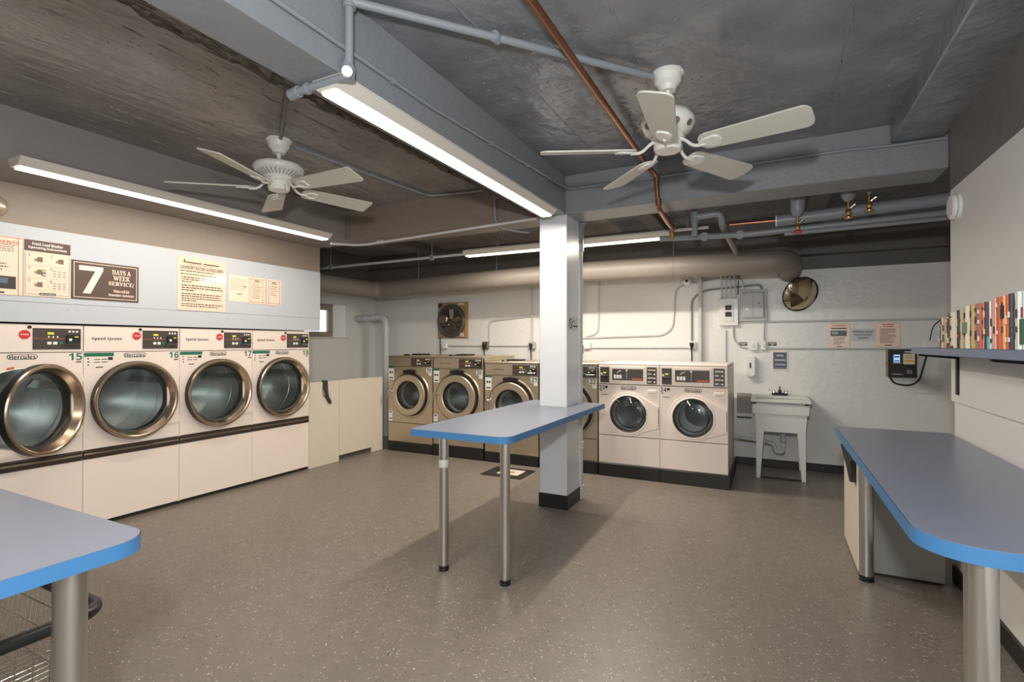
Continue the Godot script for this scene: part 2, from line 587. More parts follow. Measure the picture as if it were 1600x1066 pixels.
func room() -> void:
	struct("floor", bx(V(-6.4, -0.2, -7.1), V(2.7, 0, 4.3)), M.floor)
	# ceilings
	var cl := struct("ceiling", bx(V(-6.4, 2.92, -7.1), V(-1.735, 3.15, 4.3)), M.boards, "board-marked dark ceiling left of the centre beam")
	right_ceiling = struct("ceiling", bx(V(-1.735, 2.92, -7.1), V(2.7, 3.15, 4.3)), M.paint, "glossy dark grey ceiling right of the centre beam")
	for e in [[-1.22, 0.006], [-0.62, 0.005], [0.32, 0.006]]:
		var b := mb()
		var z := 1.0
		var pts := []
		while z > -4.2:
			pts.append(V(e[0] + rng.randf_range(-0.006, 0.006), 2.923 + rng.randf_range(-0.006, 0.005), z))
			z -= 0.05
		part(cl, "seam_ridge", b.tube(pts, e[1], 6), M.paint)
	for k in 13:
		var x := -3.98 + k * 0.163
		var b := mb()
		var z := 1.0
		var pts := []
		while z > -4.2:
			pts.append(V(x + rng.randf_range(-0.007, 0.007), 2.924 + rng.randf_range(-0.007, 0.006), z))
			z -= 0.055
		part(cl, "seam_ridge", b.tube(pts, 0.006, 6), M.boards)
	for e in [[cl, M.boards_gloss, -4.1, -2.05, 420], [self_right_ceiling(), M.paint_gloss, -1.5, 0.65, 420]]:
		var b := mb()
		for q in e[4]:
			var c := V(rng.randf_range(e[2], e[3]), 2.9205, rng.randf_range(-4.1, 0.2))
			for w in rng.randi_range(1, 4):
				var p := c + V(rng.randf_range(-0.03, 0.03), 0, rng.randf_range(-0.06, 0.06))
				var r := rng.randf_range(0.003, 0.010)
				var tip := p + V(rng.randf_range(-r, r) * 0.5, -rng.randf_range(0.002, 0.005), rng.randf_range(-r, r) * 0.5)
				var m4 := rng.randi_range(4, 6)
				for j in m4:
					var a0 := TAU * j / m4
					var a1 := TAU * (j + 1) / m4
					var A := p + V(cos(a0), 0, sin(a0) * 1.6) * r
					var B := p + V(cos(a1), 0, sin(a1) * 1.6) * r
					var nn := (B - tip).cross(A - tip).normalized()
					if nn.y > 0: nn = -nn
					b.tri(A, B, tip, nn, nn, nn)
		var drips := part(e[0], "paint_drips", b, e[1])
		drips.set_meta("kind", "stuff")
	# beams
	struct("ceiling_beam", bx(V(-6.1, 2.59, -4.39), V(-4.2, 2.93, 4.0), 0.006), M.left_beam, "wide taupe beam above the cream dryers")
	struct("ceiling_beam", bx(V(-1.86, 2.59, -4.2), V(-1.61, 2.93, 4.0), 0.006), M.beam, "grey beam running from the column towards the camera")
	struct("ceiling_beam", bx(V(-4.2, 2.59, -4.54), V(-1.61, 2.93, -4.2), 0.006), M.taupe, "cross beam left of the column")
	struct("ceiling_beam", bx(V(-1.61, 2.59, -4.54), V(1.02, 2.93, -4.2), 0.006), M.beam, "grey cross beam right of the column")
	struct("ceiling_beam", bx(V(0.71, 2.79, -4.2), V(1.0, 2.93, 4.0), 0.008), M.paint, "shallow beam along the right wall")
	# rough broken concrete lip on the far side of the centre beam
	var lip := mb()
	var prev := []
	var k := 0
	var zz := 1.2
	while zz > -4.15:
		var row := []
		var wd := 0.15 - 0.012 * maxf(0.0, -zz - 1.0) * 2.2
		for j in 6:
			var s := j / 5.0
			var hill := sin(s * PI) * 0.02
			row.append(V(-1.86 - wd * s + (rng.randf_range(-0.012, 0.012) if j > 0 else 0.0), 2.592 + 0.06 * s * s - hill + (rng.randf_range(-0.012, 0.012) if j > 0 else 0.0), zz))
		if prev:
			for j in 5:
				var nn := ((row[j + 1] - row[j]) as Vector3).cross(prev[j] - row[j]).normalized()
				if nn.y > 0: nn = -nn
				lip.quad(prev[j], prev[j + 1], row[j + 1], row[j], nn)
		prev = row
		zz -= 0.05
		k += 1
	struct("trim_1", lip, M.rough, "rough broken concrete lip along the centre beam")
	# left: bulkhead over the dryers, its white panel, the wall behind
	struct("wall_left_bulkhead", bx(V(-6.1, 1.62, -4.39), V(-4.79, 2.59, 4.0)), M.taupe)
	var pn := struct("wall_left_panel", bx(V(-4.79, 1.755, -4.385), V(-4.776, 2.302, 1.6), 0.002), M.panel_white, "white panel board above the dryers")
	part(pn, "lower_strip", bx(V(-4.79, 1.607, -4.37), V(-4.772, 1.753, 1.6), 0.002), M.panel_white)
	for s in [[1.71, -1.94], [1.71, -2.0], [1.705, -3.22], [1.76, -3.68], [1.73, -4.1], [2.24, -3.64]]:
		part(pn, "screw_head", mb().cyl(V(-4.777, s[0], s[1]), V(-4.7705, s[0], s[1]), 0.004, 8), M.grey_pipe)
	var X := -6.1
	# wall with the window opening z -5.3..-6.12, y 1.56..2.08
	struct("wall_left", bx(V(X - 0.3, 0, -5.3), V(X, 2.93, 4.3)), M.white_wall)
	var wl := struct("wall_left_far", bx(V(X - 0.3, 0, -7.1), V(X, 2.93, -6.12)), M.white_wall)
	part(wl, "wall_below_window", bx(V(X - 0.3, 0, -6.12), V(X, 1.56, -5.3)), M.white_wall)
	part(wl, "wall_above_window", bx(V(X - 0.3, 2.08, -6.12), V(X, 2.93, -5.3)), M.white_wall)
	var rv := mb()
	rv.x = Transform3D(Basis(V(1, 0, 0), V(0, 0, 1), V(0, 1, 0)), Vector3.ZERO)
	rv.prism(PackedVector2Array([Vector2(X, -6.12), Vector2(X - 0.15, -5.99), Vector2(X - 0.21, -5.99), Vector2(X - 0.21, -6.12)]), 1.562, 2.079)
	part(wl, "splayed_reveal", rv, M.white_wall)
	struct("wall_left_upper", bx(V(X - 0.001, 2.28, -6.8), V(X + 0.006, 2.93, -4.39)), M.dark_paint)
	var wd := self_struct("window_1")
	var wood := mat(rgb(150, 136, 120), 0.5)
	for s in [[V(X - 0.2, 1.56, -5.99), V(X - 0.14, 1.645, -5.3)], [V(X - 0.2, 1.985, -5.99), V(X - 0.14, 2.08, -5.3)], [V(X - 0.2, 1.645, -5.99), V(X - 0.14, 1.985, -5.895)], [V(X - 0.2, 1.645, -5.4), V(X - 0.14, 1.985, -5.3)]]:
		part(wd, "window_frame", bx(s[0], s[1], 0.008), wood)
	part(wd, "pane", bx(V(X - 0.175, 1.645, -5.895), V(X - 0.17, 1.985, -5.4)), M.clear)
	part(wd, "window_sill", bx(V(X - 0.14, 1.545, -6.16), V(X + 0.03, 1.562, -5.26), 0.004), M.white_wall)
	# back wall
	var ZB := -6.8
	struct("wall_back", bx(V(-6.4, 0, ZB - 0.3), V(2.7, 2.31, ZB)), M.white_wall)
	var up := struct("wall_back_upper", bx(V(-6.4, 2.31, ZB - 0.3), V(2.7, 2.93, ZB + 0.004)), M.dark_paint)
	part(up, "ledge", bx(V(-6.1, 2.46, ZB), V(2.4, 2.93, ZB + 0.16), 0.01), M.dark_paint)
	for s in [-4.6, -1.2, 0.4]:
		part(up, "joist", bx(V(s - 0.09, 2.80, ZB + 0.16), V(s + 0.09, 2.93, -4.54), 0.01), M.dark_paint)
	struct("baseboard_back", bx(V(-0.4, 0, ZB), V(2.4, 0.088, ZB + 0.012), 0.003), M.rubber)
	# the recess behind the right wall
	struct("wall_recess", bx(V(2.4, 0, ZB), V(2.7, 2.93, -4.03)), M.white_wall)
	# right wall: lower board, white board, dark band
	var XR := 0.985
	struct("wall_right", bx(V(XR + 0.014, 0, -4.03), V(2.7, 2.93, 4.3)), M.right_white)
	struct("wall_right_board", bx(V(XR, 1.10, -4.04), V(XR + 0.016, 2.40, 4.0), 0.002), M.right_white)
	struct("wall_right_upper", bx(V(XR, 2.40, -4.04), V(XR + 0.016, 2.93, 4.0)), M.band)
	struct("baseboard_right", bx(V(XR - 0.002, 0, -4.035), V(XR + 0.016, 0.10, 4.0), 0.003), M.rubber)
	struct("wall_front", bx(V(-6.4, 0, 4.0), V(2.7, 2.93, 4.3)), M.white_wall)

# ---------------------------------------------------------------- tables
func slab(parent: Node, poly: PackedVector2Array, y0: float, y1: float) -> void:
	# poly is (x, z); the top is laminate, the rim a blue band
	var f := Transform3D(Basis(V(1, 0, 0), V(0, 0, 1), V(0, 1, 0)), Vector3.ZERO)
	var a := mb()
	a.x = f
	var inner: PackedVector2Array = Geometry2D.offset_polygon(poly, -0.002, Geometry2D.JOIN_ROUND)[0]
	a.prism(inner, y0, y1)
	part(parent, "table_top", a, M.table_top)
	var b := mb()
	b.x = f
	b.prism_sides(poly, y0 + 0.0005, y1 - 0.0015)
	for k in poly.size():
		var p := poly[k]
		var q := poly[(k + 1) % poly.size()]
		var c := ((p + q) / 2.0)
	part(parent, "edge_band", b, M.table_edge, "bright blue edge band")
func table_leg(parent: Node, x: float, z: float, r: float, h: float) -> void:
	var l := part(parent, "leg", mb().lathe([Vector2(0, 0.03), Vector2(r, 0.03), Vector2(r, h), Vector2(0, h)], 28, pos(x, 0, z)), M.leg_steel)
	part(l, "foot", mb().lathe([Vector2(0, 0), Vector2(r * 1.05, 0.0), Vector2(r * 1.05, 0.012), Vector2(r * 0.9, 0.016), Vector2(r * 1.05, 0.02), Vector2(r * 1.02, 0.034), Vector2(0, 0.034)], 24, pos(x, 0, z)), M.black)
	part(l, "mounting_plate", mb().lathe([Vector2(0, h), Vector2(r * 1.6, h), Vector2(r * 1.6, h + 0.004), Vector2(0, h + 0.004)], 24, pos(x, 0, z)), M.leg_steel)
func tables() -> void:
	var o := thing("folding_table", "blue-edged grey table wrapped round the square white column", "table")
	var p := PackedVector2Array()
	for q in rounded_rect(-2.11, -4.62, -1.38, -2.67, [0, 0, 0.09, 0.03], 16): p.append(q)
	# notch round the column, joined to the outside by a hairline slit at the far end
	var cut := PackedVector2Array([Vector2(-1.662, -4.7), Vector2(-1.662, -4.535), Vector2(-1.863, -4.535), Vector2(-1.863, -4.207), Vector2(-1.597, -4.207), Vector2(-1.578, -4.535), Vector2(-1.578, -4.7)])
	p = Geometry2D.clip_polygons(p, cut)[0]
	slab(o, p, 0.856, 0.90)
	table_leg(o, -1.885, -2.745, 0.031, 0.852)
	table_leg(o, -1.44, -2.745, 0.031, 0.852)
	part(o, "tape", mb().lathe([Vector2(0.0325, 0.66), Vector2(0.034, 0.672), Vector2(0.0335, 0.7), Vector2(0.0325, 0.71)], 16, pos(-1.885, 0, -2.745), true, -0.2, 2.4), mat(rgb(190, 192, 182), 0.5), "scrap of pale tape wrapped round the leg")
	o = thing("folding_table", "blue-edged grey table at the lower left, in front of the dryers", "table")
	slab(o, rounded_rect(-3.6, -0.862, -1.60, -0.05, [0.05, 0.10, 0.05, 0.05], 20), 0.856, 0.90)
	for s in [[-1.70, -0.70], [-1.70, -0.17], [-3.45, -0.70], [-3.45, -0.17]]: table_leg(o, s[0], s[1], 0.038, 0.852)
	o = thing("folding_table", "long blue-edged table fixed against the right wall", "table")
	slab(o, rounded_rect(0.375, -4.05, 0.983, -1.80, [0.05, 0, 0, 0.16], 28), 0.852, 0.90)
	table_leg(o, 0.515, -3.80, 0.038, 0.848)
	table_leg(o, 0.52, -1.875, 0.038, 0.848)

# ---------------------------------------------------------------- dryers
func coin_panel(o: Node, x0: float, y0: float, x1: float, y1: float, z: float) -> void:
	var c := part(o, "control_panel", bx(V(x0, y0, z), V(x1, y1, z + 0.006), 0.002), M.control)
	var w := x1 - x0
	var h := y1 - y0
	part(c, "display", bx(V(x0 + w * 0.29, y0 + h * 0.71, z + 0.006), V(x0 + w * 0.42, y0 + h * 0.81, z + 0.0075)), M.lime)
	part(c, "stripe", bx(V(x0, y0 + h * 0.505, z + 0.006), V(x0 + w * 0.66, y0 + h * 0.525, z + 0.0068)), M.orange)
	for k in 3:
		part(c, "button", bx(V(x0 + w * (0.28 + k * 0.12), y0 + h * 0.22, z + 0.006), V(x0 + w * (0.37 + k * 0.12), y0 + h * 0.36, z + 0.010), 0.002), M.green if k == 2 else M.white)
		part(c, "symbol", bx(V(x0 + w * (0.30 + k * 0.09), y0 + h * 0.55, z + 0.006), V(x0 + w * (0.33 + k * 0.09), y0 + h * 0.63, z + 0.0068)), M.white)
		part(c, "symbol", mb().lathe([Vector2(0, 0.001), Vector2(w * 0.028, 0.001), Vector2(w * 0.028, 0)], 8, at_z(x0 + w * (0.75 + k * 0.08), y0 + h * 0.86, z + 0.006)), M.white)
	var r := part(c, "card_reader", bx(V(x0 + w * 0.67, y0 + h * 0.25, z + 0.006), V(x0 + w * 0.97, y0 + h * 0.70, z + 0.022), 0.003), M.black)
	part(r, "reader_label", bx(V(x0 + w * 0.72, y0 + h * 0.40, z + 0.022), V(x0 + w * 0.78, y0 + h * 0.52, z + 0.023)), M.white)
	part(r, "reader_display", bx(V(x0 + w * 0.84, y0 + h * 0.575, z + 0.022), V(x0 + w * 0.92, y0 + h * 0.625, z + 0.023)), M.lime)
	part(r, "slot_lip", bx(V(x0 + w * 0.64, y0 + h * 0.22, z + 0.006), V(x0 + w * 0.96, y0 + h * 0.26, z + 0.028), 0.001), M.chrome)

func dryer(num: String, zc: float, label: String, open_by: float) -> void:
	var o := thing("tumble_dryer", label, "dryer", V(-4.79, 0, zc), PI / 2, "cream tumble dryers along the left")
	var W := 0.362
	# cabinet: sides, top, back; front skin with a round opening
	var b := mb()
	b.box(V(-W, 0.03, -0.74), V(-W + 0.006, 1.595, -0.001))
	b.box(V(W - 0.006, 0.03, -0.74), V(W, 1.595, -0.001))
	b.box(V(-W + 0.006, 1.585, -0.74), V(W - 0.006, 1.595, -0.001))
	b.box(V(-W + 0.006, 0.03, -0.74), V(W - 0.006, 1.585, -0.734))
	part(o, "cabinet", b, M.cream)
	var fr := mb()
	fr.plate(-W, 0.622, W, 1.386, 0, 0.985, 0.285, 0.0)
	part(o, "front_panel", fr, M.cream)
	var rimp := part(o, "opening_rim", mb().lathe([Vector2(0.292, 0.0), Vector2(0.288, 0.003), Vector2(0.285, 0.0), Vector2(0.285, -0.05), Vector2(0.33, -0.055)], 44, at_z(0, 0.985, 0)), M.drum)
	for q in [[2.05, 0.16, M.lime_paint], [1.72, 0.14, M.orange]]:
		part(rimp, "warning_sticker", mb().lathe([Vector2(0.308, 0.0008), Vector2(0.291, 0.0008)], 6, at_z(0, 0.985, 0), false, -q[0] - q[1], -q[0]), q[2])
	part(o, "header_panel", bx(V(-W, 1.39, -0.02), V(W, 1.595, 0.002), 0.003), M.cream)
	part(o, "lower_panel", bx(V(-W + 0.001, 0.035, -0.02), V(W - 0.001, 0.545, 0.0), 0.003), M.cream_low)
	var rail := part(o, "drawer_rail", bx(V(-W, 0.546, -0.02), V(W - 0.002, 0.618, 0.006), 0.004), M.brown_rail)
	part(rail, "rail_trim", bx(V(-W, 0.578, 0.006), V(W - 0.004, 0.592, 0.013), 0.002), M.steel_dark)
	part(o, "toe_gap", bx(V(-W, 0.0, -0.72), V(W, 0.034, -0.03)), M.gap)
	# drum
	var d := mb()
	d.lathe([Vector2(0.33, -0.056), Vector2(0.335, -0.64), Vector2(0.0, -0.66)], 40, at_z(0, 0.985, 0))
	var drum := part(o, "drum", d, M.drum)
	for k in 3:
		var a := TAU * k / 3 + 0.4
		var rb := mb()
		rb.x = Transform3D(Basis(Vector3.BACK, a), V(0, 0.985, 0))
		rb.prism(PackedVector2Array([Vector2(0.34, -0.05), Vector2(0.27, -0.012), Vector2(0.27, 0.012), Vector2(0.34, 0.05)]), -0.62, -0.08)
		part(drum, "drum_rib", rb, M.drum)
	# shade of the openings painted as dark dots on one drum strip, and the rolled seam beside it
	var shade_dots := mb()
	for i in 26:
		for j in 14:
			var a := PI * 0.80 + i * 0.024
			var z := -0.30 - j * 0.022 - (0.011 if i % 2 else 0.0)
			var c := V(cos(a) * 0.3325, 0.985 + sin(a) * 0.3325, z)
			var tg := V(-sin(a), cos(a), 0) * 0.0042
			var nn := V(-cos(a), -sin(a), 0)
			shade_dots.quad(c - tg + V(0, 0, 0.0045), c + tg + V(0, 0, 0.0045), c + tg - V(0, 0, 0.0045), c - tg - V(0, 0, 0.0045), nn)
	var ho := part(drum, "hole_shade_dots", shade_dots, M.control)
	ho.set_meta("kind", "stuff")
	part(drum, "seam", mb().lathe([Vector2(0.333, -0.285), Vector2(0.328, -0.29), Vector2(0.333, -0.297)], 40, at_z(0, 0.985, 0)), M.drum)
	# door, hinged on its right side
	var h := Node3D.new()
	h.name = "door"
	o.add_child(h, true)
	h.position = V(0.345, 0.985, 0.004)
	h.rotation.y = open_by
	var off := -0.345
	var pl := PackedVector2Array()
	for k in 33:
		var a := PI * 0.30 + (PI * 1.40) * k / 32.0
		pl.append(Vector2(off + cos(a) * 0.312, sin(a) * 0.312))
	pl.append_array([Vector2(0.0, -0.235), Vector2(0.005, -0.22), Vector2(0.005, 0.235), Vector2(0.0, 0.25)])
	var skin := mb()
	skin.prism_sides(pl, 0.0, 0.008)
	for k in pl.size():
		var a := pl[k]
		var c := pl[(k + 1) % pl.size()]
		var ia := (a - Vector2(off, 0)).normalized() * 0.303 + Vector2(off, 0)
		var ic := (c - Vector2(off, 0)).normalized() * 0.303 + Vector2(off, 0)
		skin.quad(V(a.x, a.y, 0.008), V(c.x, c.y, 0.008), V(ic.x, ic.y, 0.008), V(ia.x, ia.y, 0.008), Vector3.BACK)
		skin.quad(V(a.x, a.y, 0.0), V(c.x, c.y, 0.0), V(ic.x, ic.y, 0.0), V(ia.x, ia.y, 0.0), Vector3.FORWARD)
	part(h, "door_skin", skin, M.cream)
	part(h, "door_ring", mb().lathe([Vector2(0.322, 0.050), Vector2(0.316, 0.058), Vector2(0.302, 0.058), Vector2(0.294, 0.052), Vector2(0.272, 0.006), Vector2(0.266, -0.03)], 56, at_z(off, 0, 0.006)), M.ring)
	part(h, "seal", mb().lathe([Vector2(0.318, 0.0), Vector2(0.324, 0.004), Vector2(0.324, 0.048), Vector2(0.322, 0.0505)], 56, at_z(off, 0, 0.005)), M.black)
	part(h, "inner_seal", mb().lathe([Vector2(0.272, 0.012), Vector2(0.258, 0.004), Vector2(0.254, -0.05), Vector2(0.262, -0.055)], 48, at_z(off, 0, -0.01)), M.black)
	part(h, "door_glass", mb().lathe([Vector2(0.262, 0.0), Vector2(0.2, 0.004), Vector2(0.0, 0.006)], 48, at_z(off, 0, -0.008), true), M.glass)
	for s in [-0.2, 0.2]:
		part(o, "hinge", bx(V(0.347, 0.985 + s - 0.03, 0.0), V(0.361, 0.985 + s + 0.03, 0.012), 0.003), M.cream)
	# printed and raised marks
	coin_panel(o, 0.055, 1.412, 0.345, 1.568, 0.002)
	var st := part(o, "stop_sign", mb().lathe([Vector2(0, 0.004), Vector2(0.034, 0.004), Vector2(0.034, 0.0)], 8, Transform3D(TO_Z, V(0.01, 1.52, 0.002)) * Transform3D(Basis(Vector3.UP, PI / 8), Vector3.ZERO)), M.red)
	text(st, "STOP", V(0.01, 1.52, 0.0064), 0.045, 0.011, M.white)
	part(o, "lock", mb().lathe([Vector2(0, 0.008), Vector2(0.011, 0.008), Vector2(0.012, 0.0)], 14, at_z(0.037, 1.574, 0.002)), M.black)
	if num != "15": text(o, "Speed Queen", V(-0.205, 1.492, 0.0026), 0.21, 0.032, M.ink, false, true)
	var lg := part(o, "logo_badge", mb().prism(rounded_rect(-0.085, 1.340, 0.085, 1.378, [0.019, 0.019, 0.019, 0.019]), 0.0, 0.0012), M.green_dark)
	part(lg, "badge_face", mb().prism(rounded_rect(-0.080, 1.344, 0.080, 1.374, [0.015, 0.015, 0.015, 0.015]), 0.0012, 0.0018), M.cream)
	text(lg, "Hercules", V(0, 1.359, 0.0022), 0.145, 0.034, M.ink, false, true)
	text(o, num, V(0.314, 1.354, 0.0006), 0.084, 0.054, M.green)
	part(o, "capacity_tag", bx(V(0.315, 1.308, 0.0), V(0.352, 1.320, 0.001)), M.steel_dark)
	if num != "15":
		var g := part(o, "instruction_sticker", bx(V(-W + 0.002, 1.352, 0.0), V(-W + 0.205, 1.382, 0.001)), M.green)
		for k in 3:
			part(g, "bullet", mb().lathe([Vector2(0, 0.001), Vector2(0.006, 0.001), Vector2(0.006, 0)], 8, at_z(-W + 0.03, 1.335 - k * 0.024, 0)), M.ink)
			if k < 2:
				for j in 2:
					part(g, "print_line", bx(V(-W + 0.07 + j * 0.05, 1.326 - k * 0.022, 0.0), V(-W + 0.11 + j * 0.05, 1.332 - k * 0.022, 0.0008)), M.ink)
		part(g, "card_symbol", bx(V(-W + 0.165, 1.322, 0.0), V(-W + 0.198, 1.346, 0.0008)), M.ink)
		part(g, "print_line", bx(V(-W + 0.08, 1.262, 0.0), V(-W + 0.13, 1.270, 0.0008)), M.ink)

func dryers() -> void:
	dryer("15", -1.685, "cream tumble dryer numbered 15 with its round door ajar", 0.49)
	dryer("16", -2.413, "cream tumble dryer numbered 16, just right of the dryer standing ajar", 0.0)
	dryer("17", -3.141, "cream tumble dryer numbered 17, below the large guidelines sheet", 0.0)
	dryer("18", -3.869, "cream tumble dryer numbered 18, last of the row by the low beige panels", 0.0)

# ---------------------------------------------------------------- washers
func steel_washer(num: String, x0: float, x1: float, top: float, ctrl: float, cy: float, R: float, base: float, label: String) -> void:
	var xc := (x0 + x1) / 2
	var o := thing("steel_washer", label, "washer", V(xc, 0, -5.52), 0.0, "stainless steel washers along the back wall")
	var W := (x1 - x0) / 2 - 0.003
	part(o, "plinth", bx(V(-W - 0.002, 0, -0.9), V(W + 0.002, base, 0.012), 0.004), M.rubber)
	var b := mb()
	b.box(V(-W, base, -0.86), V(-W + 0.005, top - 0.02, -0.001))
	b.box(V(W - 0.005, base, -0.86), V(W, top - 0.02, -0.001))
	b.box(V(-W + 0.005, base, -0.86), V(W - 0.005, top - 0.02, -0.855))
	b.box(V(-W - 0.002, top - 0.02, -0.87), V(W + 0.002, top, 0.004), 0.003)
	part(o, "cabinet", b, M.steel)
	var fr := mb()
	fr.plate(-W, 0.392, W, ctrl - 0.004, 0, cy, R * 0.80, 0.0)
	part(o, "front_panel", fr, M.steel)
	part(o, "lower_panel", bx(V(-W, base + 0.002, -0.02), V(W, 0.386, 0.0), 0.003), M.steel)
	part(o, "control_header", bx(V(-W, ctrl, -0.03), V(W, top - 0.022, 0.002), 0.003), M.steel)
	part(o, "rear_box", bx(V(-W + 0.12, top, -0.55), V(-W + 0.3, top + 0.02, -0.35), 0.004), M.black)
	part(o, "soap_lid", mb().lathe([Vector2(0, 0.02), Vector2(0.035, 0.02), Vector2(0.05, 0.0)], 16, pos(-W + 0.22, top, -0.12)), M.black)
	var h := top - 0.022 - ctrl
	coin_panel(o, W * 0.06, ctrl + h * 0.06, W - 0.012, top - 0.022 - h * 0.08, 0.002)
	text(o, "Speed Queen", V(-W * 0.48, ctrl + h * 0.5, 0.0026), 0.16, 0.022, M.chrome if num in ["19", "20"] else M.ink, true)
	# door: raised outer ring, flat steel door with a dark round glass
	part(o, "door_surround", mb().lathe([Vector2(R * 1.02, 0.0), Vector2(R * 1.0, 0.014), Vector2(R * 0.965, 0.014), Vector2(R * 0.95, 0.004), Vector2(R * 0.80, 0.0)], 56, at_z(0, cy, 0)), M.steel)
	part(o, "door_gap", mb().lathe([Vector2(R * 0.925, 0.004), Vector2(R * 0.925, 0.012), Vector2(R * 0.78, 0.012)], 48, at_z(0.010, cy + 0.004, 0)), M.black)
	var d := part(o, "door", mb().lathe([Vector2(R * 0.87, 0.0), Vector2(R * 0.87, 0.03), Vector2(R * 0.855, 0.036), Vector2(R * 0.63, 0.036), Vector2(R * 0.60, 0.030), Vector2(R * 0.59, 0.0)], 56, at_z(-R * 0.04, cy - 0.006, 0)), M.steel)
	part(d, "gasket", mb().lathe([Vector2(R * 0.60, 0.031), Vector2(R * 0.56, 0.028), Vector2(R * 0.55, -0.02)], 48, at_z(-R * 0.04, cy - 0.006, 0)), M.black)
	part(d, "door_glass", mb().lathe([Vector2(R * 0.58, 0.02), Vector2(R * 0.42, 0.034), Vector2(R * 0.2, 0.042), Vector2(0, 0.044)], 40, at_z(-R * 0.04, cy - 0.006, 0), true), M.glass_dark)
	part(d, "handle", mb().tube(arc_path([V(-R * 0.90, cy + 0.045, 0.045), V(-R * 1.0, cy + 0.045, 0.06), V(-R * 1.02, cy - 0.05, 0.06)], 0.02, 4), 0.011, 10), M.chrome)
	part(d, "handle_mount", bx(V(-R * 0.92, cy + 0.02, 0.02), V(-R * 0.80, cy + 0.07, 0.052), 0.006), M.chrome)
	for s in [-0.06, 0.06]:
		part(d, "bolt", mb().lathe([Vector2(0, 0.004), Vector2(0.006, 0.004), Vector2(0.007, 0.0)], 8, at_z(R * 0.72, cy + s, 0.042)), M.chrome)
	part(o, "drum", mb().lathe([Vector2(R * 0.78, -0.02), Vector2(R * 0.92, -0.06), Vector2(R * 0.92, -0.5), Vector2(0.0, -0.52)], 40, at_z(0, cy, 0)), M.drum)
	part(o, "door_seal_rib", mb().lathe([Vector2(R * 0.60, -0.05), Vector2(R * 0.52, -0.06), Vector2(R * 0.60, -0.08)], 40, at_z(0, cy, 0)), M.drum)
	var cap := mb()
	cap.lathe([Vector2(R * 1.06, 0.0), Vector2(R * 1.06, 0.028), Vector2(R * 0.94, 0.03), Vector2(R * 0.94, 0.0)], 8, at_z(0, cy, 0), false, PI * 1.40, PI * 1.60)
	part(o, "badge_cap", cap, M.black)
	# stickers
	text(o, num, V(W - 0.055, ctrl - 0.04, 0.0018), 0.066, 0.052, M.green_dark)
	part(o, "number_plate", bx(V(W - 0.10, ctrl - 0.075, 0.0), V(W - 0.012, ctrl - 0.008, 0.0012)), M.white)
	part(o, "number_note", bx(V(W - 0.06, ctrl - 0.115, 0.0), V(W - 0.012, ctrl - 0.078, 0.0012)), M.white)
	var s1 := part(o, "instruction_sticker", bx(V(-W + 0.004, ctrl - 0.185, 0.0), V(-W + 0.092, ctrl - 0.03, 0.0012)), M.white)
	part(s1, "sticker_heading", bx(V(-W + 0.004, ctrl - 0.03, 0.0), V(-W + 0.092, ctrl - 0.006, 0.0012)), M.green)
	for k in 2:
		part(s1, "symbol", mb().lathe([Vector2(0, 0.001), Vector2(0.014, 0.001), Vector2(0.014, 0)], 10, at_z(-W + 0.032 + k * 0.034, ctrl - 0.085, 0.0012)), M.ink)
	part(s1, "print_line", bx(V(-W + 0.02, ctrl - 0.165, 0.0012), V(-W + 0.075, ctrl - 0.15, 0.002)), M.ink)
	var s2 := part(o, "warning_sticker", bx(V(-W + 0.004, 0.40, 0.0), V(-W + 0.07, 0.54, 0.0012)), M.white)
	part(s2, "print_line", bx(V(-W + 0.02, 0.515, 0.0012), V(-W + 0.055, 0.53, 0.002)), M.ink)
	part(s2, "print_line", bx(V(-W + 0.006, 0.43, 0.0012), V(-W + 0.068, 0.44, 0.002)), M.ink)

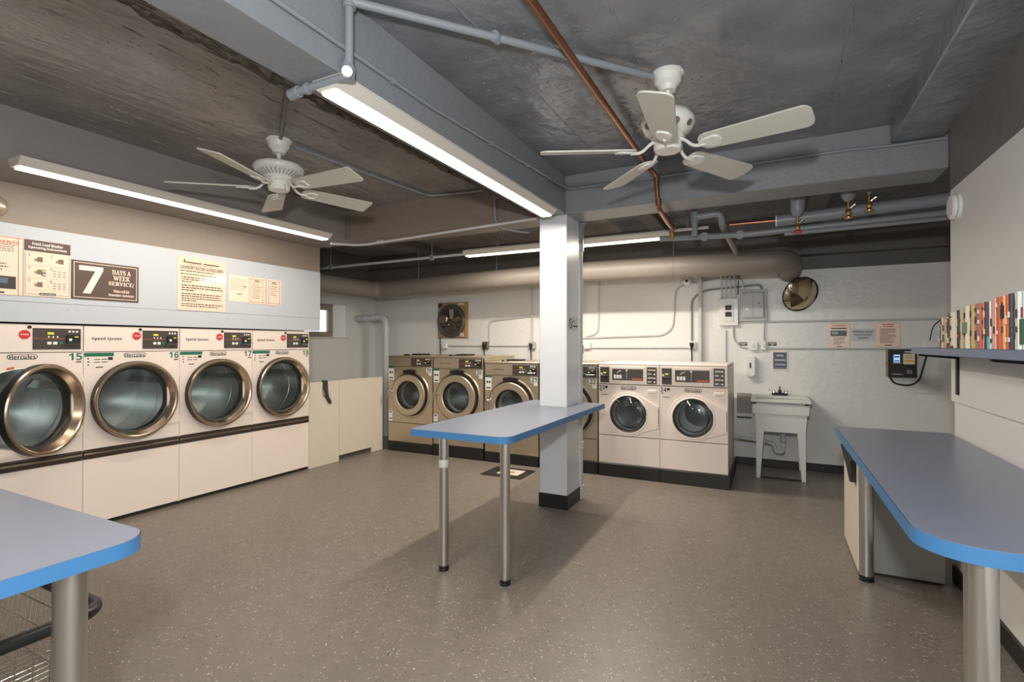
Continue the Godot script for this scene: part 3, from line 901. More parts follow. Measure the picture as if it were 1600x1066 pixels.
func white_washer(num: String, x0: float, x1: float, label: String) -> void:
	var xc := (x0 + x1) / 2
	var o := thing("cream_washer", label, "washer", V(xc, 0, -5.52), 0.0, "cream front-loading washers")
	var W := (x1 - x0) / 2 - 0.002
	part(o, "plinth", bx(V(-W - 0.002, 0, -0.95), V(W + 0.02 if num == "24" else W + 0.002, 0.142, 0.015), 0.005), M.rubber)
	var b := mb()
	b.box(V(-W, 0.142, -0.9), V(-W + 0.005, 1.22, -0.001))
	b.box(V(W - 0.005, 0.142, -0.9), V(W, 1.22, -0.001))
	b.box(V(-W + 0.005, 0.142, -0.9), V(W - 0.005, 1.22, -0.895))
	b.box(V(-W - 0.001, 1.22, -0.91), V(W + 0.001, 1.245, 0.003), 0.008)
	part(o, "cabinet", b, M.cream)
	part(o, "lower_panel", bx(V(-W, 0.144, -0.02), V(W, 0.447, 0.0), 0.004), M.cream)
	var fr := mb()
	fr.plate(-W, 0.454, W, 1.008, 0.0, 0.692, 0.2, 0.0)
	part(o, "front_panel", fr, M.cream)
	part(o, "control_header", bx(V(-W, 1.014, -0.03), V(W, 1.222, 0.004), 0.006), M.cream)
	var z := 0.004
	var cr := part(o, "card_reader", bx(V(-W + 0.02, 1.03, z), V(-W + 0.12, 1.20, z + 0.01), 0.003), M.control)
	part(cr, "reader_display", bx(V(-W + 0.055, 1.13, z + 0.01), V(-W + 0.09, 1.145, z + 0.0115)), M.lime)
	part(cr, "reader_slot", bx(V(-W + 0.03, 1.085, z + 0.01), V(-W + 0.105, 1.11, z + 0.02), 0.003), M.black)
	part(cr, "reader_label", bx(V(-W + 0.027, 1.115, z + 0.01), V(-W + 0.045, 1.135, z + 0.0115)), M.white)
	part(o, "panel_frame", bx(V(-W + 0.135, 1.035, z), V(W - 0.15, 1.205, z + 0.004), 0.002), M.cream)
	var cp := part(o, "control_panel", bx(V(-W + 0.155, 1.058, z + 0.004), V(W - 0.17, 1.182, z + 0.007), 0.001), M.control)
	for k in 3:
		part(cp, "button", bx(V(-W + 0.175 + k * 0.03, 1.075, z + 0.007), V(-W + 0.198 + k * 0.03, 1.115, z + 0.0105), 0.002), M.white)
	part(cp, "start_button", bx(V(-W + 0.268, 1.076, z + 0.007), V(-W + 0.285, 1.088, z + 0.0105), 0.002), M.green)
	part(cp, "knob", mb().lathe([Vector2(0, 0.004), Vector2(0.010, 0.004), Vector2(0.010, 0)], 12, at_z(-W + 0.315, 1.167, z + 0.007)), M.white)
	part(cp, "scale_line", bx(V(-W + 0.314, 1.075, z + 0.007), V(-W + 0.3165, 1.16, z + 0.008)), M.white)
	part(cp, "swoosh", mb().tube(arc_path([V(-W + 0.21, 1.135, z + 0.008), V(-W + 0.225, 1.155, z + 0.008), V(-W + 0.255, 1.158, z + 0.008)], 0.02, 4), 0.003, 6), M.white)
	part(cp, "orange_badge", bx(V(-W + 0.375, 1.066, z + 0.007), V(W - 0.182, 1.082, z + 0.008)), M.orange)
	var ins := part(o, "instruction_plate", bx(V(W - 0.132, 1.025, z), V(W - 0.028, 1.205, z + 0.003), 0.001), M.control)
	for k in 4:
		part(ins, "symbol_row", bx(V(W - 0.12, 1.042 + k * 0.042, z + 0.003), V(W - 0.085 + (k % 2) * 0.02, 1.056 + k * 0.042, z + 0.004)), M.beige)
		part(ins, "symbol_row", bx(V(W - 0.06, 1.040 + k * 0.042, z + 0.003), V(W - 0.042, 1.054 + k * 0.042, z + 0.004)), M.white)
	# door with a flat extension to the right
	var cy := 0.692
	var pl := PackedVector2Array()
	for k in 37:
		var a := PI * 0.33 + (PI * 1.36) * k / 36.0
		pl.append(Vector2(cos(a) * 0.235, sin(a) * 0.235))
	pl.append_array([Vector2(0.315, -0.13), Vector2(0.318, -0.12), Vector2(0.318, 0.085), Vector2(0.315, 0.095)])
	var sk := mb()
	sk.x = pos(0.0, cy, 0)
	sk.prism_sides(pl, 0.0, 0.014)
	for k in pl.size():
		var a := pl[k]
		var c := pl[(k + 1) % pl.size()]
		var ia := a.normalized() * 0.205
		var ic := c.normalized() * 0.205
		sk.quad(V(a.x, a.y, 0.014), V(c.x, c.y, 0.014), V(ic.x, ic.y, 0.020), V(ia.x, ia.y, 0.020), Vector3.BACK)
	var d := part(o, "door", sk, M.cream)
	part(d, "door_rim", mb().lathe([Vector2(0.218, 0.014), Vector2(0.212, 0.026), Vector2(0.204, 0.028), Vector2(0.198, 0.018), Vector2(0.197, 0.0)], 48, at_z(0, cy, 0), true), M.cream)
	part(d, "gasket", mb().lathe([Vector2(0.2, 0.018), Vector2(0.185, 0.012), Vector2(0.18, -0.03), Vector2(0.19, -0.06)], 48, at_z(0, cy, 0), true), M.control)
	part(d, "door_glass", mb().lathe([Vector2(0.198, 0.016), Vector2(0.165, 0.034), Vector2(0.11, 0.048), Vector2(0.05, 0.054), Vector2(0.0, 0.055)], 48, at_z(0, cy, 0), true), M.glass_dark)
	part(d, "glass_bowl_ring", mb().lathe([Vector2(0.15, -0.02), Vector2(0.155, -0.03), Vector2(0.145, -0.04)], 40, at_z(0, cy, 0), true), M.chrome)
	part(d, "door_grip", bx(V(0.310, cy - 0.11, 0.004), V(0.322, cy + 0.085, 0.013), 0.003), M.control)
	part(o, "drum", mb().lathe([Vector2(0.2, -0.002), Vector2(0.25, -0.07), Vector2(0.25, -0.45), Vector2(0.15, -0.46), Vector2(0.0, -0.44)], 40, at_z(0, cy, 0)), M.drum)
	var dd := part(o, "soap_drawer_grip", bx(V(W - 0.125, 0.928, -0.004), V(W - 0.03, 0.965, 0.006), 0.004), M.cream)
	part(dd, "grip_recess", bx(V(W - 0.115, 0.934, 0.005), V(W - 0.04, 0.944, 0.0072)), M.beige)
	# marks
	text(o, num, V(-W + 0.037, 0.972, 0.0006), 0.062, 0.046, M.green_dark)
	part(o, "number_note", bx(V(-W + 0.072, 0.965, 0.0), V(-W + 0.10, 0.99, 0.001)), M.ink)
	part(o, "capacity_tag", bx(V(-W + 0.012, 0.93, 0.0), V(-W + 0.036, 0.943, 0.001)), M.steel_dark)
	part(o, "print_line", bx(V(-W + 0.03, 0.892, 0.0), V(-W + 0.10, 0.898, 0.001)), M.ink)
	var lg := part(o, "logo_badge", mb().prism(rounded_rect(-0.085, 0.956, 0.085, 0.994, [0.019, 0.019, 0.019, 0.019]), 0.0, 0.0012), M.green_dark)
	part(lg, "badge_face", mb().prism(rounded_rect(-0.080, 0.960, 0.080, 0.990, [0.015, 0.015, 0.015, 0.015]), 0.0012, 0.0018), M.cream)
	text(lg, "Hercules", V(0, 0.975, 0.0022), 0.145, 0.034, M.ink, false, true)

func washers() -> void:
	steel_washer("19", -4.71, -3.97, 1.295, 1.15, 0.775, 0.315, 0.125, "stainless steel washer numbered 19, beside the low beige panels")
	steel_washer("20", -3.96, -3.20, 1.295, 1.135, 0.775, 0.330, 0.145, "stainless steel washer numbered 20, second from the beige panels")
	steel_washer("21", -3.18, -2.45, 1.235, 1.07, 0.715, 0.318, 0.12, "shorter steel washer numbered 21, partly behind the blue-edged table")
	steel_washer("22", -2.44, -1.73, 1.235, 1.07, 0.715, 0.318, 0.14, "steel washer numbered 22, mostly hidden behind the square column")
	white_washer("23", -1.72, -1.055, "cream front-loading washer numbered 23, next to the column")
	white_washer("24", -1.055, -0.39, "cream front-loading washer numbered 24, nearest the sink")

# ---------------------------------------------------------------- column
func column() -> void:
	var c := struct("wall_column", bx(V(-1.86, 0, -4.533), V(-1.6, 2.592, -4.21), 0.006), M.column_white, "square white column")
	part(c, "baseboard", bx(V(-1.867, 0, -4.54), V(-1.593, 0.125, -4.203), 0.004), M.rubber)
	var o := thing("column_pipe", "off-white drain pipe with couplings behind the square column", "pipe", V(-1.62, 0, -4.595))
	part(o, "pipe", mb().cyl(V(0, 0, 0), V(0, 2.4, 0), 0.033), M.white_pipe)
	for y in [0.09, 0.50, 0.71, 0.80, 1.40, 2.36]:
		part(o, "coupling", mb().lathe([Vector2(0.033, y - 0.04), Vector2(0.043, y - 0.036), Vector2(0.043, y + 0.036), Vector2(0.033, y + 0.04)], 20), M.white_pipe)
	o = thing("elbow_pipe", "grey pipe bending from the column's drain into a run under the cross beam", "pipe")
	part(o, "pipe", mb().tube(arc_path([V(-1.62, 2.4, -4.60), V(-1.62, 2.665, -4.66), V(-0.55, 2.74, -4.72)], 0.26, 10), 0.036, 16), M.grey_pipe)
	part(o, "coupling", mb().cyl(V(-1.21, 2.69, -4.68), V(-1.08, 2.70, -4.69), 0.045, 16), M.grey_pipe)
	part(o, "clamp", mb().cyl(V(-1.22, 2.69, -4.68), V(-1.20, 2.69, -4.68), 0.05, 16), M.grey_pipe)
	part(o, "clamp", mb().cyl(V(-1.09, 2.70, -4.69), V(-1.07, 2.70, -4.69), 0.05, 16), M.grey_pipe)
	# small no-smoking plate on the right face
	var s := thing("no_smoking_sign", "small clear no-smoking plate on the column's right side", "sign", V(-1.6, 1.635, -4.37), PI / 2)
	part(s, "plate", bx(V(-0.12, -0.06, 0), V(0.12, 0.06, 0.003), 0.001), mat(rgb(186, 186, 184), 0.35))
	var ring := part(s, "symbol", mb().lathe([Vector2(0.045, 0.0036), Vector2(0.034, 0.0036)], 24, at_z(-0.065, 0, 0)), M.ink)
	var bar := mb()
	bar.x = Transform3D(Basis(Vector3.BACK, -0.8), V(-0.065, 0, 0.0032))
	part(ring, "bar", bar.box(V(-0.038, -0.005, 0), V(0.038, 0.005, 0.0006)), M.ink)
	text(s, "No", V(0.015, 0.022, 0.0036), 0.03, 0.02, M.ink)
	text(s, "Smoking", V(0.052, -0.022, 0.0036), 0.105, 0.026, M.ink)

# ---------------------------------------------------------------- ceiling fans
func fan(label: String, at: Vector3, drop: float, R: float, first: float, square_tip: bool) -> void:
	# at is the point on the ceiling; drop is how far below it the blades are
	var o := thing("ceiling_fan", label, "fan", at, 0.0, "white ceiling fans")
	var y := -drop
	part(o, "canopy", mb().lathe([Vector2(0, 0), Vector2(0.085, 0), Vector2(0.087, -0.012), Vector2(0.078, -0.02), Vector2(0.07, -0.055), Vector2(0.052, -0.075), Vector2(0.04, -0.10), Vector2(0, -0.10)], 32), M.fan_white)
	var lift := 0.045 if square_tip else 0.06
	y += lift
	part(o, "downrod", mb().cyl(V(0, -0.10, 0), V(0, y + (0.12 if square_tip else 0.15), 0), 0.015), M.fan_white)
	if square_tip:
		part(o, "motor", mb().lathe([Vector2(0.0, y + 0.131), Vector2(0.05, y + 0.13), Vector2(0.13, y + 0.122), Vector2(0.165, y + 0.11), Vector2(0.172, y + 0.09), Vector2(0.165, y + 0.072)], 40, Transform3D(), true), M.fan_white)
		part(o, "motor_rim", mb().lathe([Vector2(0.165, y + 0.073), Vector2(0.155, y + 0.064), Vector2(0.095, y + 0.03), Vector2(0.085, y + 0.015)], 40), M.fan_white)
		for k in 30:
			var a := TAU * k / 30
			var v := mb()
			v.x = Transform3D(Basis(Vector3.UP, a), Vector3.ZERO)
			v.tube([V(0.146, y + 0.0585, 0), V(0.10, y + 0.032, 0)], 0.0035, 5)
			part(o, "vent_slot_shade", v, M.grey_pipe)  # grey rods, toned to stand for the shade inside the open slots
	else:
		part(o, "motor", mb().lathe([Vector2(0.02, y + 0.16), Vector2(0.06, y + 0.155), Vector2(0.115, y + 0.135), Vector2(0.14, y + 0.10), Vector2(0.142, y + 0.075), Vector2(0.125, y + 0.04), Vector2(0.085, y + 0.015)], 40, Transform3D(), true), M.fan_white)
		for k in 10:
			var a := TAU * k / 10 + 0.2
			var v := mb()
			v.x = Transform3D(Basis(Vector3.UP, a), Vector3.ZERO)
			v.lathe([Vector2(0, 0.003), Vector2(0.017, 0.003), Vector2(0.018, 0)], 12, Transform3D(Basis(Vector3.BACK, -2.2), V(0.131, y + 0.05, 0)))
			part(o, "vent_slot_shade", v, M.steel_dark)  # darker discs carry the painted shade of the vent openings
	part(o, "switch_housing", mb().lathe([Vector2(0.085, y + 0.02), Vector2(0.088, y + 0.0), Vector2(0.074, y - 0.008), Vector2(0.074, y - 0.05), Vector2(0.066, y - 0.065), Vector2(0.0, y - 0.068)], 36), M.fan_white)
	part(o, "pull_chain", mb().cyl(V(0.075, y - 0.03, 0.012), V(0.08, y - 0.075, 0.012), 0.002, 6), M.chrome)
	y -= lift
	for k in 5:
		var ang := first + TAU * k / 5
		var h := Node3D.new()
		h.name = "blade"
		o.add_child(h, true)
		h.rotation.y = ang
		h.position.y = y
		var bl := mb()
		bl.x = Transform3D(Basis(Vector3.RIGHT, deg_to_rad(-15)) * Basis(Vector3.RIGHT, -PI / 2), V(0, 0, 0))
		var p := rounded_rect(0.17, -0.074, R, 0.074, [0.05, 0.02 if square_tip else 0.045, 0.02 if square_tip else 0.045, 0.05])
		for j in p.size():
			p[j].y *= 0.85 + 0.25 * (p[j].x - 0.17) / (R - 0.17)
		bl.prism(p, -0.004, 0.004)
		part(h, "blade_board", bl, M.fan_blade)
		var arm := mb()
		arm.tube(arc_path([V(0.06, 0.055, 0), V(0.10, 0.03, 0), V(0.14, -0.012, 0), V(0.20, -0.014, 0)], 0.04, 5), 0.009, 8)
		part(h, "blade_arm", arm, M.fan_white)
		var leaf := mb()
		leaf.x = bl.x
		if square_tip:
			leaf.tube(arc_path([V(0.19, 0.0, -0.008), V(0.22, 0.035, -0.008), V(0.28, 0.03, -0.008), V(0.27, 0.0, -0.008), V(0.28, -0.03, -0.008), V(0.22, -0.035, -0.008), V(0.19, 0.0, -0.008)], 0.02, 4), 0.007, 6)
		else:
			leaf.prism(PackedVector2Array([Vector2(0.17, -0.012), Vector2(0.20, -0.032), Vector2(0.25, -0.042), Vector2(0.275, -0.030), Vector2(0.285, 0.0), Vector2(0.275, 0.030), Vector2(0.25, 0.042), Vector2(0.20, 0.032), Vector2(0.17, 0.012)]), -0.014, -0.004)
		part(h, "arm_leaf", leaf, M.fan_white)

func fans() -> void:
	fan("white five-blade ceiling fan right of the centre beam, with rounded blade tips", V(-0.5, 2.92, -2.85), 0.42, 0.69, deg_to_rad(-12.5), false)
	fan("white five-blade ceiling fan on the left, with square blade tips and downrod", V(-3.16, 2.92, -2.52), 0.345, 0.72, deg_to_rad(1.6), true)

# ---------------------------------------------------------------- pipes and conduits
func conduit(label: String, pts: Array, r: float, bend: float, m: Material, clips := [], called := "conduit") -> Node3D:
	var o := thing(called, label, "pipe")
	part(o, "run", mb().tube(arc_path(pts, bend, 6) if pts.size() > 2 else pts, r, 12), m)
	for c in clips:
		part(o, "clip", mb().tube([c - V(r * 1.5, 0, 0), c + V(r * 1.5, 0, 0)] if absf(c.z) < -1 else [c - V(0, 0, r * 0.9), c + V(0, 0, r * 0.9)], r * 1.45, 10), m)
	return o
func pipes() -> void:
	# to the right-hand fan
	conduit("grey conduit crossing the ceiling from the centre beam to the right fan", [V(-1.57, 2.888, -1.60), V(-0.57, 2.888, -2.785)], 0.019, 0, M.grey_pipe, [V(-1.15, 2.888, -2.098)])
	var o := conduit("grey conduit dropping down the centre beam beside the lamp's near end", [V(-1.578, 2.91, -1.60), V(-1.578, 2.60, -1.60)], 0.018, 0, M.grey_pipe)
	part(o, "elbow_box", mb().lathe([Vector2(0, -0.035), Vector2(0.028, -0.03), Vector2(0.03, 0.02), Vector2(0.02, 0.05)], 16, pos(-1.585, 2.59, -1.60)), M.grey_pipe)
	part(o, "cover_plate", mb().cyl(V(-1.57, 2.575, -1.575), V(-1.55, 2.57, -1.56), 0.022, 12), M.white)
	part(o, "elbow_box", mb().cyl(V(-1.578, 2.86, -1.60), V(-1.578, 2.915, -1.60), 0.026, 14), M.grey_pipe)
	o = conduit("grey conduit crossing the underside of the centre beam", [V(-1.58, 2.567, -1.585), V(-1.89, 2.567, -1.585)], 0.018, 0, M.grey_pipe)
	part(o, "clamp", mb().cyl(V(-1.80, 2.567, -1.585), V(-1.815, 2.567, -1.585), 0.024, 14), M.grey_pipe)
	part(o, "end_fitting", mb().cyl(V(-1.86, 2.567, -1.585), V(-1.915, 2.565, -1.59), 0.025, 14), M.grey_pipe)
	conduit("thin grey conduit along the side of the centre beam and across the cross beam", [V(-1.597, 2.685, 0.2), V(-1.597, 2.70, -2.2), V(-1.592, 2.80, -4.0), V(-1.575, 2.80, -4.186), V(-0.3, 2.79, -4.188), V(0.5, 2.79, -4.188), V(0.75, 2.775, -4.188), V(1.0, 2.775, -4.188)], 0.0105, 0.06, M.grey_pipe, [V(-1.597, 2.697, -1.9), V(-1.597, 2.735, -2.85), V(-1.597, 2.765, -3.4), V(-0.3, 2.79, -4.188), V(0.25, 2.79, -4.188), V(0.62, 2.783, -4.188)])
	# left fan
	conduit("bare grey conduit from the centre beam to the left fan's canopy", [V(-1.99, 2.70, -1.62), V(-2.3, 2.895, -1.9), V(-3.07, 2.90, -2.46)], 0.013, 0.08, M.dark_pipe)
	conduit("grey conduit from the left fan along the ceiling and down the cross beam", [V(-3.12, 2.90, -2.62), V(-2.98, 2.90, -4.10), V(-2.3, 2.90, -4.183), V(-2.3, 2.555, -4.183), V(-2.2, 2.54, -4.40), V(-2.15, 2.56, -4.6)], 0.0125, 0.10, M.grey_pipe)
	conduit("pale conduit along the lower edge of the cross beam left of the column", [V(-4.1, 2.50, -3.9), V(-3.95, 2.515, -4.175), V(-1.87, 2.578, -4.182)], 0.013, 0.12, M.white_pipe, [V(-3.7, 2.525, -4.175), V(-3.65, 2.527, -4.175)])
	# long copper line
	o = thing("copper_pipe", "long copper pipe on the ceiling, bending down the cross beam", "pipe")
	part(o, "run", mb().tube(arc_path([V(-0.87, 2.845, 0.6), V(-0.86, 2.845, -4.08), V(-0.82, 2.80, -4.15), V(-0.80, 2.53, -4.15), V(-0.80, 2.50, -4.62), V(-0.83, 2.55, -5.02)], 0.07, 6), 0.019, 14), M.copper)
	for s in [[V(-0.815, 2.785, -4.15), V(-0.813, 2.745, -4.15)], [V(-0.801, 2.60, -4.15), V(-0.80, 2.55, -4.15)]]:
		part(o, "sleeve", mb().cyl(s[0], s[1], 0.024, 14), M.copper)
	part(o, "hanger_ring", mb().lathe([Vector2(0.024, -0.006), Vector2(0.032, 0), Vector2(0.024, 0.006)], 18, at_z(-0.825, 2.54, -4.95)), M.brass)
	part(o, "valve", bx(V(-0.85, 2.43, -5.0), V(-0.81, 2.51, -4.96), 0.01), M.brass)
	# big duct pipe round the back
	o = thing("insulated_main_pipe", "thick dark insulated pipe running along the back wall under the ceiling", "pipe")
	part(o, "run", mb().tube(arc_path([V(-5.38, 2.27, -4.42), V(-5.38, 2.27, -6.05), V(-4.6, 2.30, -6.05), V(-2.15, 2.345, -6.05), V(0.165, 2.32, -6.05), V(0.185, 2.30, -6.79)], 0.2, 8), 0.125, 24), M.dark_pipe)
	for s in [V(-4.6, 2.30, -6.05), V(-3.3, 2.324, -6.05), V(-1.0, 2.333, -6.05)]:
		var hr := part(o, "hanger", mb().lathe([Vector2(0.124, -0.012), Vector2(0.128, -0.012), Vector2(0.128, 0.012), Vector2(0.124, 0.012)], 24, Transform3D(Basis(Vector3.BACK, PI / 2), s)), M.dark_pipe)
		part(hr, "rod", mb().cyl(s + V(0, 0.11, 0), V(s.x, 2.92, s.z), 0.006, 8), M.grey_pipe)
	# strut that carries the back lamp
	o = thing("hanging_bar", "pale horizontal bar hung on rods, leading to the back lamp", "pipe")
	part(o, "bar", mb().cyl(V(-5.9, 2.545, -5.35), V(-3.36, 2.56, -5.35), 0.017, 12), M.white_pipe)
	for x in [-5.62, -3.86]:
		part(o, "rod", mb().cyl(V(x, 2.55, -5.35), V(x, 2.92, -5.35), 0.006, 8), M.grey_pipe)
		part(o, "clamp", bx(V(x - 0.025, 2.52, -5.375), V(x + 0.025, 2.59, -5.325), 0.006), M.grey_pipe)
	o = thing("lamp_channel", "steel channel carrying the back fluorescent lamp under the pipes", "channel")
	part(o, "channel", bx(V(-3.36, 2.588, -5.37), V(-0.55, 2.61, -5.33), 0.004), M.white_pipe)
	for x in [-2.9, -0.75]:
		part(o, "rod", mb().cyl(V(x, 2.61, -5.35), V(x, 2.92, -5.35), 0.006, 8), M.grey_pipe)
	# pipes under the cross beam on the right
	o = thing("insulated_pipe", "thick grey insulated pipe leaving the right wall under the cross beam", "pipe")
	part(o, "run", mb().cyl(V(0.04, 2.50, -4.9), V(1.6, 2.555, -4.9), 0.048, 18), M.grey_pipe)
	part(o, "cut_end", mb().cyl(V(0.03, 2.50, -4.9), V(0.04, 2.50, -4.9), 0.049, 18), M.white)
	conduit("bare copper stub between the grey insulation and the drain tee", [V(-0.33, 2.505, -4.9), V(0.06, 2.503, -4.9)], 0.013, 0, M.copper, [], "copper_pipe")
	conduit("thin grey water pipe running below the insulated pipe", [V(-0.95, 2.455, -4.99), V(-0.2, 2.425, -4.99), V(1.6, 2.465, -4.99)], 0.026, 0.05, M.grey_pipe, [V(-0.55, 2.439, -4.99), V(-0.25, 2.427, -4.99)], "water_pipe")
	conduit("lowest thin grey pipe leaving the right wall below the insulated one", [V(0.1, 2.40, -5.0), V(1.6, 2.42, -5.0)], 0.017, 0, M.grey_pipe, [], "water_pipe")
	o = thing("drain_tee", "grey plastic drain tee hanging under the cross beam above washer 24", "pipe")
	part(o, "stack", mb().cyl(V(-0.61, 2.72, -4.8), V(-0.61, 2.42, -4.8), 0.026, 16), M.grey_pipe)
	part(o, "tee", mb().cyl(V(-0.61, 2.63, -4.8), V(-0.61, 2.53, -4.8), 0.034, 16), M.grey_pipe)
	part(o, "stack", mb().cyl(V(-0.61, 2.919, -4.8), V(-0.61, 2.72, -4.8), 0.026, 16), M.grey_pipe)
	part(o, "branch", mb().tube(arc_path([V(-0.61, 2.58, -4.8), V(-0.40, 2.60, -4.82), V(-0.385, 2.50, -4.86)], 0.08, 6), 0.028, 16), M.grey_pipe)
	part(o, "drop", mb().tube([V(-0.385, 2.50, -4.86), V(-0.33, 2.42, -5.93)], 0.03, 16), M.dark_pipe)
	for s in [[0.19, 2.63, 0.055, "grey trap bulb with a red brass valve, left of three under the cross beam"], [0.54, 2.71, 0.058, "grey trap bulb with a brass valve, in the middle under the cross beam"], [0.675, 2.75, 0.024, "small grey trap bulb with brass valve, nearest the right wall"]]:
		o = thing("pipe_trap", s[3], "valve", V(s[0], s[1], -4.78), 0.0, "trap bulbs under the cross beam")
		var r: float = s[2]
		part(o, "bulb", mb().lathe([Vector2(0.012, -0.14), Vector2(r * 0.6, -0.125), Vector2(r * 0.92, -0.09), Vector2(r, -0.05), Vector2(r, 2.925 - s[1])], 20, Transform3D(), true), M.grey_pipe)
		part(o, "neck", mb().cyl(V(0, -0.13, 0), V(0, -0.20, 0), 0.01, 10), M.brass)
		part(o, "valve_body", mb().lathe([Vector2(0, -0.25), Vector2(0.016, -0.245), Vector2(0.022, -0.225), Vector2(0.016, -0.2), Vector2(0, -0.195)], 14), M.brass)
		part(o, "valve_wheel", mb().lathe([Vector2(0, -0.275), Vector2(0.03, -0.272), Vector2(0.032, -0.262), Vector2(0.012, -0.25)], 16), M.red if s[0] < 0.3 else M.brass)
		part(o, "side_cap", mb().cyl(V(0.01, -0.19, 0.0), V(0.045, -0.165, 0.01), 0.012, 10), M.chrome)

# ---------------------------------------------------------------- things on the walls
func junction(called: String, label: String, x: float, y: float, r: float, m: Material, plug: bool) -> void:
	var o := thing(called, label, "outlet", V(x, y, -6.8))
	part(o, "box", bx(V(-r, -r, 0), V(r, r, 0.05), 0.012), m)
	part(o, "cover", bx(V(-r * 0.85, -r * 0.85, 0.05), V(r * 0.85, r * 0.85, 0.054), 0.003), m)
	if plug:
		part(o, "plug", mb().lathe([Vector2(0.012, -0.05), Vector2(0.026, 0.01), Vector2(0.024, 0.03), Vector2(0, 0.03)], 12, pos(0, 0.0, 0.075)), M.black)
		part(o, "power_cord", mb().tube([V(0, -0.045, 0.075), V(0.004, -0.16, 0.07), V(0, -0.26, 0.06)], 0.009, 8), M.black)
	else:
		part(o, "socket", mb().lathe([Vector2(0, 0.003), Vector2(r * 0.4, 0.003), Vector2(r * 0.4, 0)], 12, at_z(0, 0, 0.054)), M.white)

func wall_things() -> void:
	var ZB := -6.8
	# --- posters on the white panel (facing +x)
	var px := -4.776
	var rules := []
	var edge := mat(rgb(228, 198, 176), 0.5)
	var paper := rgb(232, 208, 188)
	var ink := rgb(60, 50, 44)
	# left-most dispenser poster
	rules = [[0.0, 0.0, 1.0, 0.012, rgb(210, 90, 70)], [0.93, 0.0, 0.012, 1.0, rgb(120, 70, 60)]]
	fine(rules, 0.45, 0.13, 0.9, [1.0, 0.9, 0.95, 0.9], 0.035, rgb(120, 100, 88))
	fine(rules, 0.1, 0.46, 0.8, [0.9, 0.95, 0.8], 0.05, ink)
	rules.append_array([[0.12, 0.68, 0.78, 0.22, rgb(52, 46, 46)], [0.16, 0.71, 0.6, 0.1, rgb(90, 96, 116)], [0.3, 0.95, 0.4, 0.03, ink]])
	var o := poster("notice_poster", "cream notice with a red heading and a dark device, cut by the left picture edge", V(px, 2.0, -1.52), PI / 2, 0.31, 0.41, 0.004, sheet(256, 256, paper, rules), edge)
	text(o, "RESIDENTS", V(0.04, 0.165, 0.0052), 0.19, 0.024, mat(rgb(204, 80, 58), 0.5))
	# washer operating instructions
	rules = [[0.0, 0.0, 1.0, 0.2, rgb(84, 64, 54)], [0.02, 0.22, 0.012, 0.75, rgb(90, 70, 60)], [0.97, 0.22, 0.012, 0.75, rgb(90, 70, 60)], [0.02, 0.965, 0.3, 0.008, rgb(90, 70, 60)], [0.7, 0.965, 0.28, 0.008, rgb(90, 70, 60)]]
	for r in 3:
		for c in 2:
			var x: float = 0.07 + c * 0.46
			var y: float = 0.235 + r * 0.225
			for q in [[x, y, 0.41, 0.006], [x, y + 0.205, 0.41, 0.006], [x, y, 0.006, 0.205], [x + 0.41, y, 0.006, 0.205]]: rules.append([q[0], q[1], q[2], q[3], rgb(170, 140, 120)])
			if r == 0 or (r == 1 and c == 0) or (r == 2 and c == 0):
				rules.append_array([[x + 0.14, y + 0.09, 0.18, 0.05, rgb(150, 126, 104)], [x + 0.2, y + 0.06, 0.12, 0.09, rgb(118, 96, 78)]])
			else:
				for a in 3:
					for b in 3: rules.append([x + 0.08 + a * 0.11, y + 0.06 + b * 0.045, 0.07, 0.018, rgb(160, 110, 100)])
	rules.append_array([[0.36, 0.51, 0.1, 0.035, rgb(150, 170, 90)], [0.36, 0.56, 0.1, 0.035, rgb(96, 96, 104)], [0.36, 0.61, 0.1, 0.03, rgb(140, 130, 124)]])
	o = poster("instruction_poster", "cream six-panel poster of washer operating instructions with a brown heading", V(px, 2.003, -1.82), PI / 2, 0.275, 0.41, 0.004, sheet(320, 480, paper, rules), edge)
	text(o, "Front Load Washer", V(0, 0.178, 0.0052), 0.18, 0.022, M.white)
	text(o, "Operating Instructions", V(0, 0.148, 0.0052), 0.225, 0.024, M.white)
	for k in 6:
		text(o, str(k + 1), V(-0.107 + (k % 2) * 0.127, 0.094 - (k / 2) * 0.092, 0.0052), 0.011, 0.02, M.ink, true, false)
	var bd := part(o, "badge", mb().prism(rounded_rect(-0.05, -0.196, 0.05, -0.176, [0.01, 0.01, 0.01, 0.01]), 0.005, 0.0056), M.green_dark)
	text(bd, "Hercules", V(0, -0.186, 0.006), 0.085, 0.015, M.beige, true)
	# 7 days a week
	var brown := rgb(86, 68, 60)
	rules = []
	for q in [[0.025, 0.04, 0.95, 0.018], [0.025, 0.942, 0.95, 0.018], [0.025, 0.04, 0.01, 0.92], [0.965, 0.04, 0.01, 0.92]]: rules.append([q[0], q[1], q[2], q[3], rgb(238, 214, 196)])
	o = poster("service_sign", "wide brown sign with a big 7, days a week service", V(px, 1.95, -2.195), PI / 2, 0.465, 0.30, 0.006, sheet(400, 256, brown, rules), mat(brown, 0.5))
	var pale := mat(rgb(246, 222, 204), 0.5)
	text(o, "7", V(-0.105, 0.005, 0.0072), 0.16, 0.215, pale, false, true)
	text(o, "DAYS A", V(0.105, 0.085, 0.0072), 0.135, 0.036, pale, true)
	text(o, "WEEK", V(0.105, 0.038, 0.0072), 0.12, 0.036, pale, true)
	text(o, "SERVICE/", V(0.105, -0.01, 0.0072), 0.185, 0.036, pale, true)
	text(o, "Please call for", V(0.105, -0.068, 0.0072), 0.115, 0.024, pale, true)
	text(o, "Immediate Assistance", V(0.105, -0.10, 0.0072), 0.185, 0.022, pale, true)
